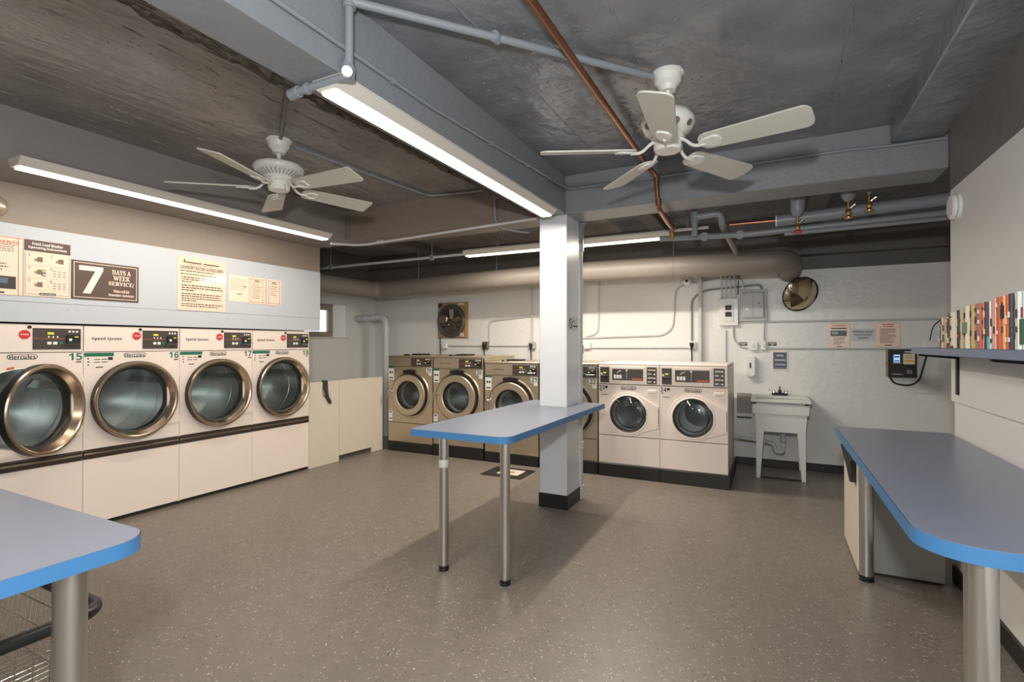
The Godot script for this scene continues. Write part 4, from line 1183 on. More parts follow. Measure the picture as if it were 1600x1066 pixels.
	# guidelines
	rules = [[0.12, 0.045, 0.025, 0.06, ink], [0.16, 0.085, 0.32, 0.02, ink], [0.52, 0.085, 0.34, 0.022, ink], [0.22, 0.125, 0.5, 0.01, rgb(150, 130, 116)]]
	fine(rules, 0.06, 0.25, 0.92, [0.8], 0.04, ink)
	fine(rules, 0.06, 0.31, 0.92, [0.88], 0.04, ink)
	fine(rules, 0.08, 0.37, 0.92, [0.86, 0.84, 0.24], 0.042, ink)
	fine(rules, 0.08, 0.52, 0.94, [0.96, 1.0, 0.3], 0.045, ink)
	fine(rules, 0.08, 0.68, 0.92, [1.0, 0.96, 0.98, 0.34], 0.043, ink)
	fine(rules, 0.08, 0.87, 0.94, [1.0, 0.9], 0.04, ink)
	o = poster("guidelines_poster", "large cream sheet headed laundry room guidelines above dryer 17", V(px, 2.005, -2.972), PI / 2, 0.455, 0.49, 0.004, sheet(360, 400, rgb(234, 206, 184), rules), edge, 0.08)
	text(o, "LAUNDRY ROOM GUIDELINES", V(0.0, 0.15, 0.0052), 0.405, 0.031, mat(rgb(74, 64, 60), 0.5), false, true)
	# three small notices side by side
	rules = []
	fine(rules, 0.08, 0.12, 0.92, [0.9, 0.95, 0.85, 0.9, 0.95, 0.8], 0.08, rgb(190, 160, 138))
	rules.append_array([[0.72, 0.38, 0.2, 0.025, ink], [0.42, 0.68, 0.25, 0.03, ink]])
	poster("small_notice", "plain cream notice with faint lines, left of the two bordered cards", V(px, 2.005, -3.34), PI / 2, 0.215, 0.265, 0.003, sheet(160, 200, rgb(234, 210, 190), rules), edge)
	for k in 2:
		rules = []
		for q in [[0.13, 0.06, 0.74, 0.015], [0.13, 0.93, 0.74, 0.015], [0.1, 0.09, 0.025, 0.83], [0.87, 0.09, 0.025, 0.83], [0.08, 0.04, 0.06, 0.04], [0.86, 0.04, 0.06, 0.04], [0.08, 0.92, 0.06, 0.04], [0.86, 0.92, 0.06, 0.04]]: rules.append([q[0], q[1], q[2], q[3], rgb(130, 96, 70)])
		rules.append_array([[0.36, 0.1, 0.28, 0.035, ink], [0.25, 0.16, 0.5, 0.02, ink]])
		fine(rules, 0.22, 0.26, 0.8, [0.8, 1.0, 0.9, 0.95, 0.7, 0.9, 0.8] if k == 0 else [0.9, 0.8, 1.0, 0.6, 0.9], 0.085, rgb(150, 120, 98))
		poster("small_notice", ["bordered cream card in the middle of the three small notices", "bordered cream card at the right end of the small notices"][k], V(px, 2.005, -3.545 - k * 0.205), PI / 2, 0.185 if k == 0 else 0.18, 0.275, 0.003, sheet(160, 200, rgb(234, 206, 184), rules), edge)
	# round dome at the left picture edge
	o = thing("domed_fitting", "rounded pale dome on the taupe wall at the left picture edge", "fitting", V(-4.79, 2.405, -1.515), PI / 2)
	part(o, "gong", mb().lathe([Vector2(0.075, 0.02), Vector2(0.078, 0.035), Vector2(0.07, 0.06), Vector2(0.05, 0.08), Vector2(0.02, 0.09), Vector2(0, 0.091)], 28, at_z(0, 0, 0), true), mat(rgb(190, 176, 158), 0.25, 0.6))
	part(o, "base", mb().cyl(V(0, 0, 0), V(0, 0, 0.025), 0.05), M.grey_pipe)

	# --- back wall: exhaust fan
	o = thing("exhaust_fan", "square brass-framed exhaust fan with a dark shroud in the back wall", "fan", V(-4.495, 1.825, ZB))
	var tan_m := mat(rgb(150, 128, 100), 0.6)
	part(o, "mounting_board", mb().box(V(-0.285, -0.285, 0.0), V(0.285, 0.285, 0.012), 0.003), tan_m)
	part(o, "side_strip", bx(V(0.235, -0.28, 0.012), V(0.285, 0.285, 0.03), 0.003), mat(rgb(176, 140, 92), 0.5))
	var shroud := mat(rgb(92, 86, 80), 0.45, 0.3)
	part(o, "shroud", mb().lathe([Vector2(0.26, 0.012), Vector2(0.262, 0.03), Vector2(0.235, 0.06), Vector2(0.205, 0.05), Vector2(0.20, 0.013)], 40, at_z(-0.02, -0.01, 0), true), shroud)
	part(o, "opening", mb().lathe([Vector2(0.2, 0.014), Vector2(0, 0.014)], 32, at_z(-0.02, -0.01, 0)), mat(rgb(70, 62, 56), 0.8))
	for k in 5:
		var fb := mb()
		fb.x = Transform3D(Basis(Vector3.BACK, TAU * k / 5 + 0.3) * Basis(Vector3.RIGHT, 0.5), V(-0.02, -0.01, 0.03))
		fb.prism(PackedVector2Array([Vector2(0.03, -0.02), Vector2(0.18, -0.06), Vector2(0.19, 0.03), Vector2(0.03, 0.02)]), -0.002, 0.002)
		part(o, "blade", fb, mat(rgb(126, 112, 98), 0.5, 0.3))
	for k in 3:
		part(o, "shutter_slat", bx(V(0.02, -0.03 - k * 0.06, 0.04), V(0.18, -0.012 - k * 0.06, 0.046), 0.002), shroud)
	var mo := part(o, "motor", mb().lathe([Vector2(0.075, 0.02), Vector2(0.078, 0.11), Vector2(0.06, 0.125), Vector2(0, 0.127)], 24, at_z(-0.11, 0.02, 0)), M.steel_dark)
	part(mo, "motor_band", mb().lathe([Vector2(0.08, 0.06), Vector2(0.082, 0.07), Vector2(0.08, 0.08)], 24, at_z(-0.11, 0.02, 0)), M.chrome)
	part(mo, "motor_bracket", bx(V(-0.19, -0.085, 0.05), V(-0.02, -0.06, 0.08), 0.004), M.chrome)
	part(o, "red_tag", bx(V(-0.275, 0.215, 0.012), V(-0.205, 0.275, 0.015)), mat(rgb(96, 30, 28), 0.5))
	part(o, "white_tag", bx(V(0.10, 0.235, 0.012), V(0.22, 0.275, 0.015)), M.beige)
	part(o, "latch", bx(V(0.15, -0.26, 0.012), V(0.215, -0.2, 0.04), 0.004), M.beige)
	conduit("black power cord hanging from the exhaust fan", [V(-4.72, 1.56, ZB + 0.03), V(-4.72, 1.45, ZB + 0.03), V(-4.71, 1.24, ZB + 0.03)], 0.008, 0.03, M.black, [], "power_cord")
	# white vent pipe at the far left
	o = thing("vent_pipe", "fat white vent pipe with an elbow, left of washer 19", "pipe")
	part(o, "run", mb().tube(arc_path([V(-6.09, 1.87, -6.35), V(-5.47, 1.885, -6.35), V(-5.47, 0.0, -6.35)], 0.14, 8), 0.052, 20), M.white_pipe)
	for s in [[V(-5.90, 1.875, -6.35), V(-5.87, 1.875, -6.35)], [V(-5.75, 1.878, -6.35), V(-5.71, 1.88, -6.35)], [V(-5.47, 1.74, -6.35), V(-5.47, 1.66, -6.35)]]:
		part(o, "coupling", mb().cyl(s[0], s[1], 0.062, 20), M.white_pipe)
	# outlets and their conduits on the left part
	junction("wall_outlet", "white octagonal outlet box under the exhaust fan", -4.63, 1.42, 0.045, M.white, false)
	junction("wall_outlet", "grey outlet box with a plugged black cord above washer 20", -3.89, 1.43, 0.055, M.steel_dark, true)
	junction("wall_outlet", "white outlet box with a plugged black cord above washer 21", -3.11, 1.43, 0.055, M.grey_box, true)
	junction("wall_outlet", "white outlet box with plugged cords left of the tall wall conduit", -0.895, 1.44, 0.05, M.plastic, true)
	junction("wall_outlet", "white outlet box just right of the square column", -2.27, 1.43, 0.05, M.plastic, false)
	conduit("thin white conduit between the outlets left of the column", [V(-4.58, 1.425, ZB + 0.014), V(-3.17, 1.425, ZB + 0.014)], 0.011, 0, M.white_pipe)
	conduit("thin white conduit from outlet up and across to the column", [V(-3.83, 1.48, ZB + 0.014), V(-3.83, 1.80, ZB + 0.014), V(-3.1, 1.86, ZB + 0.014), V(-2.9, 1.83, ZB + 0.014)], 0.011, 0.09, M.white_pipe)
	conduit("thin white conduit dropping to the outlet above washer 21", [V(-3.11, 1.48, ZB + 0.032), V(-3.11, 2.31, ZB + 0.032)], 0.011, 0, M.white_pipe)
	conduit("thin white conduit behind the right edge of the column", [V(-2.30, 1.55, ZB + 0.014), V(-2.12, 1.60, ZB + 0.014), V(-2.10, 2.31, ZB + 0.014)], 0.010, 0.08, M.white_pipe)
	conduit("thin white conduit curving up the wall right of the column", [V(-2.35, 1.535, ZB + 0.014), V(-1.25, 1.565, ZB + 0.014), V(-1.13, 1.66, ZB + 0.014), V(-1.09, 2.18, ZB + 0.014), V(-0.85, 2.215, ZB + 0.014), V(-0.50, 2.27, ZB + 0.016), V(-0.31, 2.22, ZB + 0.05), V(-0.30, 2.106, ZB + 0.05)], 0.011, 0.10, M.white_pipe)
	conduit("straight white conduit above the cream washers", [V(-2.22, 1.40, ZB + 0.014), V(-0.95, 1.405, ZB + 0.014)], 0.010, 0, M.white_pipe)
	conduit("dark-edged conduit from the junction box to the grey cabinet", [V(-0.90, 1.49, ZB + 0.016), V(-0.90, 2.02, ZB + 0.016), V(-0.76, 2.12, ZB + 0.016), V(-0.13, 2.16, ZB + 0.018), V(-0.10, 2.106, ZB + 0.018)], 0.012, 0.08, M.grey_pipe, [V(-0.45, 2.14, ZB + 0.018)])
	conduit("thick white vertical conduit between washer 24 and the breaker panel", [V(-0.79, 1.0, ZB + 0.066), V(-0.79, 2.33, ZB + 0.066)], 0.026, 0, M.white_pipe, [], "riser_pipe")
	# round white camera or sensor
	o = thing("wall_sensor", "small round white sensor high on the back wall", "sensor", V(-0.955, 2.25, ZB))
	part(o, "dome", mb().lathe([Vector2(0.055, 0), Vector2(0.055, 0.03), Vector2(0.04, 0.045), Vector2(0.02, 0.05), Vector2(0, 0.05)], 24, at_z(0, 0, 0)), M.plastic)
	part(o, "eye", mb().lathe([Vector2(0.018, 0.051), Vector2(0, 0.052)], 14, at_z(0, 0, 0)), M.black)
	part(o, "lead", mb().tube([V(0.05, 0.0, 0.01), V(0.12, -0.05, 0.01)], 0.005, 6), M.grey_pipe)
	# breaker panel
	o = thing("breaker_panel", "white breaker panel with two dark switches on the back wall", "breaker panel", V(-0.465, 1.84, ZB))
	part(o, "cover", bx(V(-0.115, -0.165, 0), V(0.105, 0.165, 0.06), 0.006), M.plastic)
	part(o, "door_frame", bx(V(-0.06, -0.12, 0.06), V(0.05, 0.125, 0.068), 0.003), M.plastic)
	for y in [-0.055, 0.025]:
		part(o, "breaker", bx(V(-0.04, y, 0.068), V(0.03, y + 0.058, 0.078), 0.003), M.black)
	part(o, "cover_strip", bx(V(-0.035, -0.10, 0.068), V(0.025, -0.06, 0.072), 0.001), M.white)
	for k in 4:
		conduit(["first of four thin conduits rising from the breaker panel", "second of four thin conduits rising from the breaker panel", "third of four thin conduits rising from the breaker panel", "fourth of four thin conduits rising from the breaker panel"][k], [V(-0.545 + k * 0.05, 2.006, ZB + 0.046), V(-0.545 + k * 0.05, 2.25, ZB + 0.046), V(-0.57 + k * 0.05, 2.33, ZB + 0.046)], 0.010, 0.04, M.white_pipe)
	conduit("black cable looping down beside the breaker conduits", [V(-0.33, 2.33, ZB + 0.03), V(-0.36, 2.27, ZB + 0.03), V(-0.365, 2.05, ZB + 0.03)], 0.006, 0.03, M.black, [], "power_cord")
	# grey cabinet
	o = thing("electrical_cabinet", "grey metal electrical cabinet beside the white breaker panel", "cabinet", V(-0.195, 1.915, ZB))
	part(o, "frame", bx(V(-0.15, -0.19, 0), V(0.15, 0.19, 0.035), 0.004), M.grey_box)
	part(o, "door", bx(V(-0.125, -0.15, 0.035), V(0.115, 0.155, 0.06), 0.006), M.grey_box)
	part(o, "door_leaf", bx(V(-0.115, -0.135, 0.06), V(-0.005, 0.14, 0.064), 0.002), M.grey_box)
	part(o, "door_leaf", bx(V(0.0, -0.135, 0.06), V(0.105, 0.14, 0.064), 0.002), M.grey_box)
	part(o, "lock", mb().cyl(V(0.06, 0.02, 0.064), V(0.06, 0.02, 0.072), 0.009, 10), M.black)
	part(o, "lock", mb().cyl(V(0.075, -0.02, 0.064), V(0.075, -0.02, 0.070), 0.006, 10), M.black)
	part(o, "sticker", bx(V(-0.085, -0.06, 0.064), V(-0.055, -0.035, 0.0645)), M.white)
	for sx in [-0.12, 0.125]:
		for sy in [-0.172, 0.172]: part(o, "screw", mb().cyl(V(sx, sy, 0.035), V(sx, sy, 0.039), 0.007, 8), M.steel_dark)
	conduit("upper thin white conduit across the back wall to the right", [V(-0.37, 1.715, ZB + 0.014), V(1.9, 1.715, ZB + 0.014)], 0.010, 0, M.white_pipe, [V(0.58, 1.715, ZB + 0.014)])
	conduit("lower thin white conduit across the back wall above the sink", [V(-0.05, 1.40, ZB + 0.014), V(1.9, 1.40, ZB + 0.014)], 0.010, 0, M.white_pipe, [V(0.36, 1.40, ZB + 0.014)])
	conduit("thin white conduit from the breaker panel curving to the timer box", [V(-0.42, 1.675, ZB + 0.02), V(-0.42, 1.50, ZB + 0.016), V(-0.32, 1.405, ZB + 0.016), V(-0.25, 1.405, ZB + 0.016)], 0.010, 0.09, M.white_pipe)
	conduit("thin white conduit from the grey cabinet to the switch", [V(-0.08, 1.72, ZB + 0.02), V(-0.085, 1.49, ZB + 0.02)], 0.009, 0, M.white_pipe)
	part(self_struct("trim_2"), "cover_board", bx(V(-0.665, 1.0, ZB), V(-0.50, 1.63, ZB + 0.03), 0.004), M.white_wall)
	o = thing("timer_box", "white round-cornered timer box on the back wall above the soap dispenser", "switch", V(-0.205, 1.43, ZB))
	part(o, "box", mb().prism(rounded_rect(-0.05, -0.05, 0.05, 0.05, [0.018, 0.018, 0.018, 0.018], 3), 0, 0.05), M.plastic)
	part(o, "dial", mb().lathe([Vector2(0.022, 0.05), Vector2(0.02, 0.058), Vector2(0, 0.058)], 16, at_z(0, 0, 0)), M.white)
	o = thing("light_switch", "small white switch box right of the timer box", "switch", V(-0.09, 1.43, ZB))
	part(o, "box", bx(V(-0.028, -0.05, 0), V(0.028, 0.05, 0.045), 0.004), M.plastic)
	part(o, "toggle", bx(V(-0.006, -0.012, 0.045), V(0.006, 0.016, 0.058), 0.002), M.white)
	for s in [[-0.31, "EXHAUST", "FAN", "small dark label left of the timer box"], [0.005, "CONTROL", "FAN", "small dark label right of the light switch"]]:
		o = thing("switch_label", s[3], "sign", V(s[0], 1.452, ZB))
		part(o, "plate", bx(V(-0.045, -0.022, 0), V(0.045, 0.022, 0.003), 0.001), M.control)
		for y in [0.008, -0.008]:
			part(o, "print_line", bx(V(-0.034 if y > 0 else -0.016, y - 0.003, 0.003), V(0.034 if y > 0 else 0.016, y + 0.003, 0.0035)), M.white)
	# convex mirror
	o = thing("convex_mirror", "round convex safety mirror tilted on the back wall above the sink", "mirror", V(0.29, 2.02, -6.68))
	o.transform.basis = Basis.looking_at(V(-0.46, 0.40, -0.79), Vector3.UP)
	var prof := []
	for k in 13:
		var a := 0.62 * (1.0 - k / 12.0)
		prof.append(Vector2(0.34 * sin(a), 0.34 * (cos(a) - cos(0.62))))
	part(o, "mirror_dome", mb().lathe(prof, 48, at_z(0, 0, 0), true), M.mirror)
	part(o, "rim", mb().lathe([Vector2(0.196, -0.012), Vector2(0.204, -0.006), Vector2(0.204, 0.008), Vector2(0.196, 0.006)], 48, at_z(0, 0, 0)), M.black)
	part(o, "backing", mb().lathe([Vector2(0.198, -0.008), Vector2(0.0, -0.01)], 32, at_z(0, 0, 0)), M.black)
	part(o, "mount_arm", mb().cyl(V(0, 0, -0.01), V(-0.03, 0.05, -0.11), 0.015, 10), M.black)
	# soap dispenser
	o = thing("soap_dispenser", "white rounded soap dispenser beside the sink", "dispenser", V(-0.225, 1.185, ZB))
	part(o, "cover", mb().prism(rounded_rect(-0.058, -0.125, 0.052, 0.125, [0.04, 0.04, 0.03, 0.03]), 0, 0.07), M.plastic)
	part(o, "front", mb().prism(rounded_rect(-0.05, -0.115, 0.044, 0.115, [0.036, 0.036, 0.026, 0.026]), 0.07, 0.09), M.plastic)
	part(o, "window_slot", mb().prism(rounded_rect(-0.012, -0.02, 0.006, 0.045, [0.004, 0.004, 0.004, 0.004], 3), 0.09, 0.0915), M.black)
	part(o, "nozzle", mb().cyl(V(0, -0.125, 0.05), V(0, -0.14, 0.05), 0.012, 10), M.plastic)
	# hand washing sign
	rules = [[0.06, 0.05, 0.88, 0.88, rgb(48, 54, 88)], [0.06, 0.86, 0.88, 0.012, rgb(180, 186, 210)]]
	o = poster("hand_washing_sign", "navy hand washing station sign above the sink", V(0.085, 1.255, ZB), 0.0, 0.165, 0.225, 0.006, sheet(200, 260, rgb(226, 214, 200), rules), mat(rgb(226, 214, 200), 0.5))
	text(o, "HAND", V(0, 0.062, 0.0072), 0.07, 0.02, M.white)
	text(o, "WASHING", V(0, 0.008, 0.0072), 0.115, 0.02, M.white)
	text(o, "STATION", V(0, -0.045, 0.0072), 0.105, 0.02, M.white)
	# attention sign
	rules = [[0.08, 0.17, 0.76, 0.05, rgb(70, 58, 54)], [0.06, 0.28, 0.78, 0.24, rgb(88, 96, 98)], [0.12, 0.33, 0.3, 0.1, rgb(176, 184, 184)], [0.0, 0.0, 1.0, 0.008, rgb(220, 140, 120)]]
	fine(rules, 0.2, 0.58, 0.8, [0.9, 0.85, 0.7, 0.95, 0.6], 0.065, ink)
	rules.append([0.36, 0.94, 0.26, 0.03, ink])
	o = poster("attention_sign", "pink-edged cream attention sign with a picture of a device", V(0.68, 1.545, ZB), 0.0, 0.2, 0.27, 0.004, sheet(200, 270, rgb(246, 224, 208), rules), edge)
	text(o, "ATTENTION", V(-0.005, 0.113, 0.0052), 0.125, 0.018, mat(rgb(206, 92, 74), 0.5))
	o = poster("recycling_sign", "pale sign about oversized boxes between the two cream signs", V(0.898, 1.555, ZB), 0.0, 0.222, 0.132, 0.003, sheet(16, 16, rgb(206, 214, 220), []), M.plastic, 0.12)
	var slate := mat(rgb(70, 78, 86), 0.5)
	text(o, "OVERSIZED BOXES", V(0, 0.034, 0.0042), 0.19, 0.02, slate)
	text(o, "FOR RECYCLING", V(0, 0.0, 0.0042), 0.165, 0.02, slate)
	text(o, "GO HERE", V(0, -0.034, 0.0042), 0.095, 0.02, slate)
	rules = [[0.0, 0.0, 1.0, 0.008, rgb(220, 140, 120)], [0.03, 0.03, 0.03, 0.025, rgb(120, 70, 60)], [0.94, 0.03, 0.03, 0.025, rgb(120, 70, 60)], [0.03, 0.945, 0.03, 0.025, rgb(120, 70, 60)], [0.94, 0.945, 0.03, 0.025, rgb(120, 70, 60)]]
	fine(rules, 0.14, 0.27, 0.86, [0.9, 1.0, 0.95, 0.5, 0.95, 1.0, 0.8, 0.6, 0.9, 0.85], 0.06, ink)
	rules.append([0.34, 0.92, 0.32, 0.035, ink])
	o = poster("important_sign", "cream important to know sign above the black card machine", V(1.126, 1.555, ZB), 0.0, 0.208, 0.27, 0.004, sheet(200, 270, rgb(248, 220, 204), rules), edge)
	var redm := mat(rgb(190, 60, 50), 0.5)
	text(o, "IMPORTANT", V(0, 0.11, 0.0052), 0.11, 0.017, redm)
	text(o, "TO KNOW", V(0, 0.087, 0.0052), 0.085, 0.016, redm)
	# card machine
	o = thing("card_machine", "black card payment machine with a small blue screen on the back wall", "card machine", V(1.235, 1.245, ZB))
	part(o, "case", bx(V(-0.13, -0.145, 0), V(0.115, 0.15, 0.13), 0.004), M.black)
	part(o, "side_plate", bx(V(-0.134, -0.14, 0.01), V(-0.13, 0.145, 0.12), 0.001), mat(rgb(120, 116, 112), 0.4))
	part(o, "side_lock", mb().cyl(V(-0.134, 0.0, 0.07), V(-0.145, 0.0, 0.07), 0.010, 10), M.chrome)
	var sc := part(o, "screen", bx(V(-0.085, 0.015, 0.13), V(-0.03, 0.095, 0.133), 0.001), glow(rgb(150, 190, 232), 0.7))
	part(sc, "screen_row", bx(V(-0.08, 0.065, 0.133), V(-0.036, 0.08, 0.134)), mat(rgb(50, 84, 150), 0.5))
	part(sc, "screen_row", bx(V(-0.08, 0.025, 0.133), V(-0.036, 0.035, 0.134)), mat(rgb(30, 50, 90), 0.5))
	part(o, "screen_lip", bx(V(-0.09, 0.003, 0.13), V(-0.022, 0.010, 0.136), 0.001), M.white)
	var nt := part(o, "yellow_label", bx(V(-0.003, -0.005, 0.13), V(0.095, 0.105, 0.132)), mat(rgb(226, 212, 180), 0.5))
	part(nt, "label_band", bx(V(0.007, 0.022, 0.132), V(0.086, 0.04, 0.1328)), mat(rgb(206, 170, 60), 0.5))
	for k in 3: part(nt, "print_line", bx(V(0.01, 0.055 + k * 0.014, 0.132), V(0.08, 0.06 + k * 0.014, 0.1326)), mat(rgb(150, 130, 100), 0.5))
	part(o, "name_strip", bx(V(0.01, 0.118, 0.13), V(0.08, 0.13, 0.132)), M.white)
	var sl := part(o, "note_slot", bx(V(0.01, -0.125, 0.13), V(0.085, -0.03, 0.145), 0.004), M.black)
	part(sl, "slot_window", bx(V(0.025, -0.105, 0.145), V(0.07, -0.065, 0.148), 0.003), mat(rgb(110, 120, 116), 0.2))
	part(o, "card_slot", bx(V(-0.10, -0.118, 0.13), V(-0.01, -0.108, 0.133)), mat(rgb(160, 156, 150), 0.4))
	conduit("black cord looping from the card machine up to the shelf", [V(1.12, 1.11, -6.72), V(1.16, 1.03, -6.72), V(1.30, 1.01, -6.72), V(1.38, 1.07, -6.72), V(1.42, 1.25, -6.72), V(1.45, 1.36, -6.74)], 0.009, 0.07, M.black, [], "power_cord")
	o = thing("surface_box", "small white surface box at the end of the lower conduit", "outlet", V(1.5, 1.44, ZB))
	part(o, "box", bx(V(-0.07, -0.04, 0), V(0.07, 0.04, 0.05), 0.006), M.plastic)
	part(o, "cover", bx(V(-0.062, -0.034, 0.05), V(0.062, 0.034, 0.053), 0.002), M.plastic)
	conduit("thin black wire arching over the books to the back wall", [V(1.47, 1.49, ZB + 0.06), V(1.50, 1.66, ZB + 0.06), V(1.62, 1.74, ZB + 0.06), V(1.8, 1.75, ZB + 0.05)], 0.005, 0.08, M.black, [], "power_cord")
	# smoke alarm on the right wall
	o = thing("smoke_alarm", "round white smoke alarm high on the right wall's corner", "smoke alarm", V(0.985, 2.265, -3.89), -PI / 2)
	part(o, "base", mb().lathe([Vector2(0.078, 0), Vector2(0.078, 0.012), Vector2(0.07, 0.016), Vector2(0.0, 0.016)], 32, at_z(0, 0, 0)), M.plastic)
	part(o, "cover", mb().lathe([Vector2(0.066, 0.016), Vector2(0.074, 0.02), Vector2(0.074, 0.032), Vector2(0.064, 0.040), Vector2(0, 0.042)], 32, at_z(0, 0, 0)), M.plastic)
	part(o, "test_button", mb().lathe([Vector2(0.012, 0.042), Vector2(0.01, 0.045), Vector2(0, 0.045)], 14, at_z(0.02, -0.02, 0)), M.beige)

var right_ceiling: Node3D
func self_right_ceiling() -> Node3D: return right_ceiling
func self_struct(called: String) -> Node3D:
	var n := Node3D.new()
	n.name = called
	n.set_meta("kind", "structure")
	add_child(n)
	return n

# ---------------------------------------------------------------- sink
func sink() -> void:
	var o := thing("utility_sink", "white plastic utility tub on tapered legs below the hand washing sign", "sink", V(0.08, 0, -6.43))
	var w := mat(rgb(222, 222, 218), 0.35)
	# tub: outer and inner skins taper downwards
	var b := mb()
	var yt := 0.85
	var top := [-0.29, 0.29, -0.34, 0.27]
	for s in [[0.272, -0.325, 0.245, 0.80, 0.265, -0.32, 0.235, 0.70], [0.25, -0.31, 0.22, 0.695, 0.235, -0.30, 0.205, 0.50]]:
		var y1: float = s[3]
		var y0: float = s[7]
		var A := [V(-s[0], y1, s[1]), V(s[0], y1, s[1]), V(s[0], y1, s[2]), V(-s[0], y1, s[2])]
		var B := [V(-s[4], y0, s[5]), V(s[4], y0, s[5]), V(s[4], y0, s[6]), V(-s[4], y0, s[6])]
		var N := [Vector3.FORWARD, Vector3.RIGHT, Vector3.BACK, Vector3.LEFT]
		for k in 4:
			b.quad(B[k], B[(k + 1) % 4], A[(k + 1) % 4], A[k], N[k])
		b.quad(B[0], B[1], B[2], B[3], Vector3.DOWN)
	part(o, "tub", b, w)
	part(o, "tub_step", bx(V(-0.262, 0.69, -0.325), V(0.262, 0.702, 0.233), 0.003), w)
	var rim := mb()
	rim.box(V(-0.29, 0.82, 0.20), V(0.29, 0.85, 0.265), 0.006)
	rim.box(V(-0.29, 0.82, -0.36), V(0.29, 0.855, -0.22), 0.006)
	rim.box(V(-0.29, 0.82, -0.22), V(-0.235, 0.85, 0.20), 0.006)
	rim.box(V(0.235, 0.82, -0.22), V(0.29, 0.85, 0.20), 0.006)
	rim.box(V(-0.275, 0.795, -0.33), V(0.275, 0.82, -0.31))
	part(o, "rim", rim, w)
	var inn := mb()
	inn.quad(V(-0.235, 0.82, -0.22), V(0.235, 0.82, -0.22), V(0.2, 0.52, -0.2), V(-0.2, 0.52, -0.2), Vector3.BACK)
	inn.quad(V(-0.235, 0.82, 0.2), V(0.235, 0.82, 0.2), V(0.2, 0.52, 0.18), V(-0.2, 0.52, 0.18), Vector3.FORWARD)
	inn.quad(V(-0.235, 0.82, -0.22), V(-0.235, 0.82, 0.2), V(-0.2, 0.52, 0.18), V(-0.2, 0.52, -0.2), Vector3.RIGHT)
	inn.quad(V(0.235, 0.82, -0.22), V(0.235, 0.82, 0.2), V(0.2, 0.52, 0.18), V(0.2, 0.52, -0.2), Vector3.LEFT)
	inn.quad(V(-0.2, 0.52, -0.2), V(0.2, 0.52, -0.2), V(0.2, 0.52, 0.18), V(-0.2, 0.52, 0.18), Vector3.UP)
	part(o, "basin", inn, w)
	for sx in [-1, 1]:
		for sz in [[0.22, -1.0], [-0.30, 1.0]]:
			var l := mb()
			var zf: float = sz[0]
			var dz: float = sz[1]
			# an angle-section leg, wide above and narrow at the floor
			var a := [V(sx * 0.237, 0.51, zf), V(sx * 0.158, 0.51, zf), V(sx * 0.197, 0.0, zf + 0.02 * -dz), V(sx * 0.235, 0.0, zf + 0.02 * -dz)]
			l.quad(a[0], a[1], a[2], a[3], V(0, 0, -dz))
			l.quad(a[0] + V(0, 0, dz * 0.006), a[1] + V(0, 0, dz * 0.006), a[2] + V(0, 0, dz * 0.006), a[3] + V(0, 0, dz * 0.006), V(0, 0, dz))
			l.quad(a[0], a[3], V(sx * 0.235, 0.0, zf + 0.05 * dz), V(sx * 0.237, 0.51, zf + 0.08 * dz), V(sx, 0, 0))
			l.quad(a[1], a[2], a[2] + V(0, 0, dz * 0.006), a[1] + V(0, 0, dz * 0.006), V(-sx, 0, 0))
			part(o, "leg", l, w)
	part(o, "floor_brace", bx(V(-0.24, 0.0, 0.205), V(0.24, 0.014, 0.235), 0.003), M.black)
	# faucet
	var f := part(o, "faucet", bx(V(-0.085, 0.855, -0.315), V(0.085, 0.885, -0.265), 0.01), M.black)
	part(f, "spout", mb().tube(arc_path([V(0, 0.88, -0.29), V(0, 0.975, -0.285), V(0, 0.955, -0.17)], 0.05, 6), 0.011, 12), M.chrome)
	part(f, "spout_base", mb().lathe([Vector2(0.022, 0.88), Vector2(0.016, 0.91), Vector2(0.011, 0.93)], 14, pos(0, 0, -0.29)), M.black)
	for s in [-1, 1]:
		part(f, "handle_base", mb().lathe([Vector2(0.02, 0.88), Vector2(0.016, 0.91), Vector2(0, 0.915)], 14, pos(s * 0.062, 0, -0.29)), M.chrome)
		part(f, "handle", mb().tube([V(s * 0.062, 0.915, -0.29), V(s * 0.12, 0.92, -0.28)], 0.009, 8), M.white)
	# drain
	var d := part(o, "drain_tail", mb().cyl(V(0.03, 0.50, -0.05), V(0.03, 0.34, -0.05), 0.022, 14), M.white_pipe)
	part(d, "slip_nut", mb().lathe([Vector2(0.022, 0.37), Vector2(0.034, 0.375), Vector2(0.034, 0.395), Vector2(0.022, 0.40)], 12, pos(0.03, 0, -0.05)), M.white_pipe)
	part(d, "trap", mb().tube(arc_path([V(0.03, 0.36, -0.05), V(0.03, 0.24, -0.05), V(-0.05, 0.24, -0.05), V(-0.06, 0.33, -0.05), V(-0.14, 0.345, -0.06), V(-0.50, 0.37, -0.10)], 0.05, 6), 0.022, 14), M.white_pipe)
	# pipes between the sink and the last washer
	var fold := mat(rgb(150, 146, 140), 0.5)
	var g := thing("splash_board", "low grey board on the wall between washer 24 and the sink", "board", V(-0.29, 0, -6.8))
	part(g, "board", bx(V(-0.09, 0.62, 0), V(0.07, 0.86, 0.02), 0.003), fold)
	part(g, "bracket", bx(V(-0.09, 0.56, 0.0), V(0.07, 0.575, 0.03), 0.002), M.black)
	conduit("thin tan pipe running low behind the sink's left leg", [V(-0.36, 0.31, -6.70), V(-0.10, 0.295, -6.70)], 0.012, 0, M.brass, [], "water_pipe")

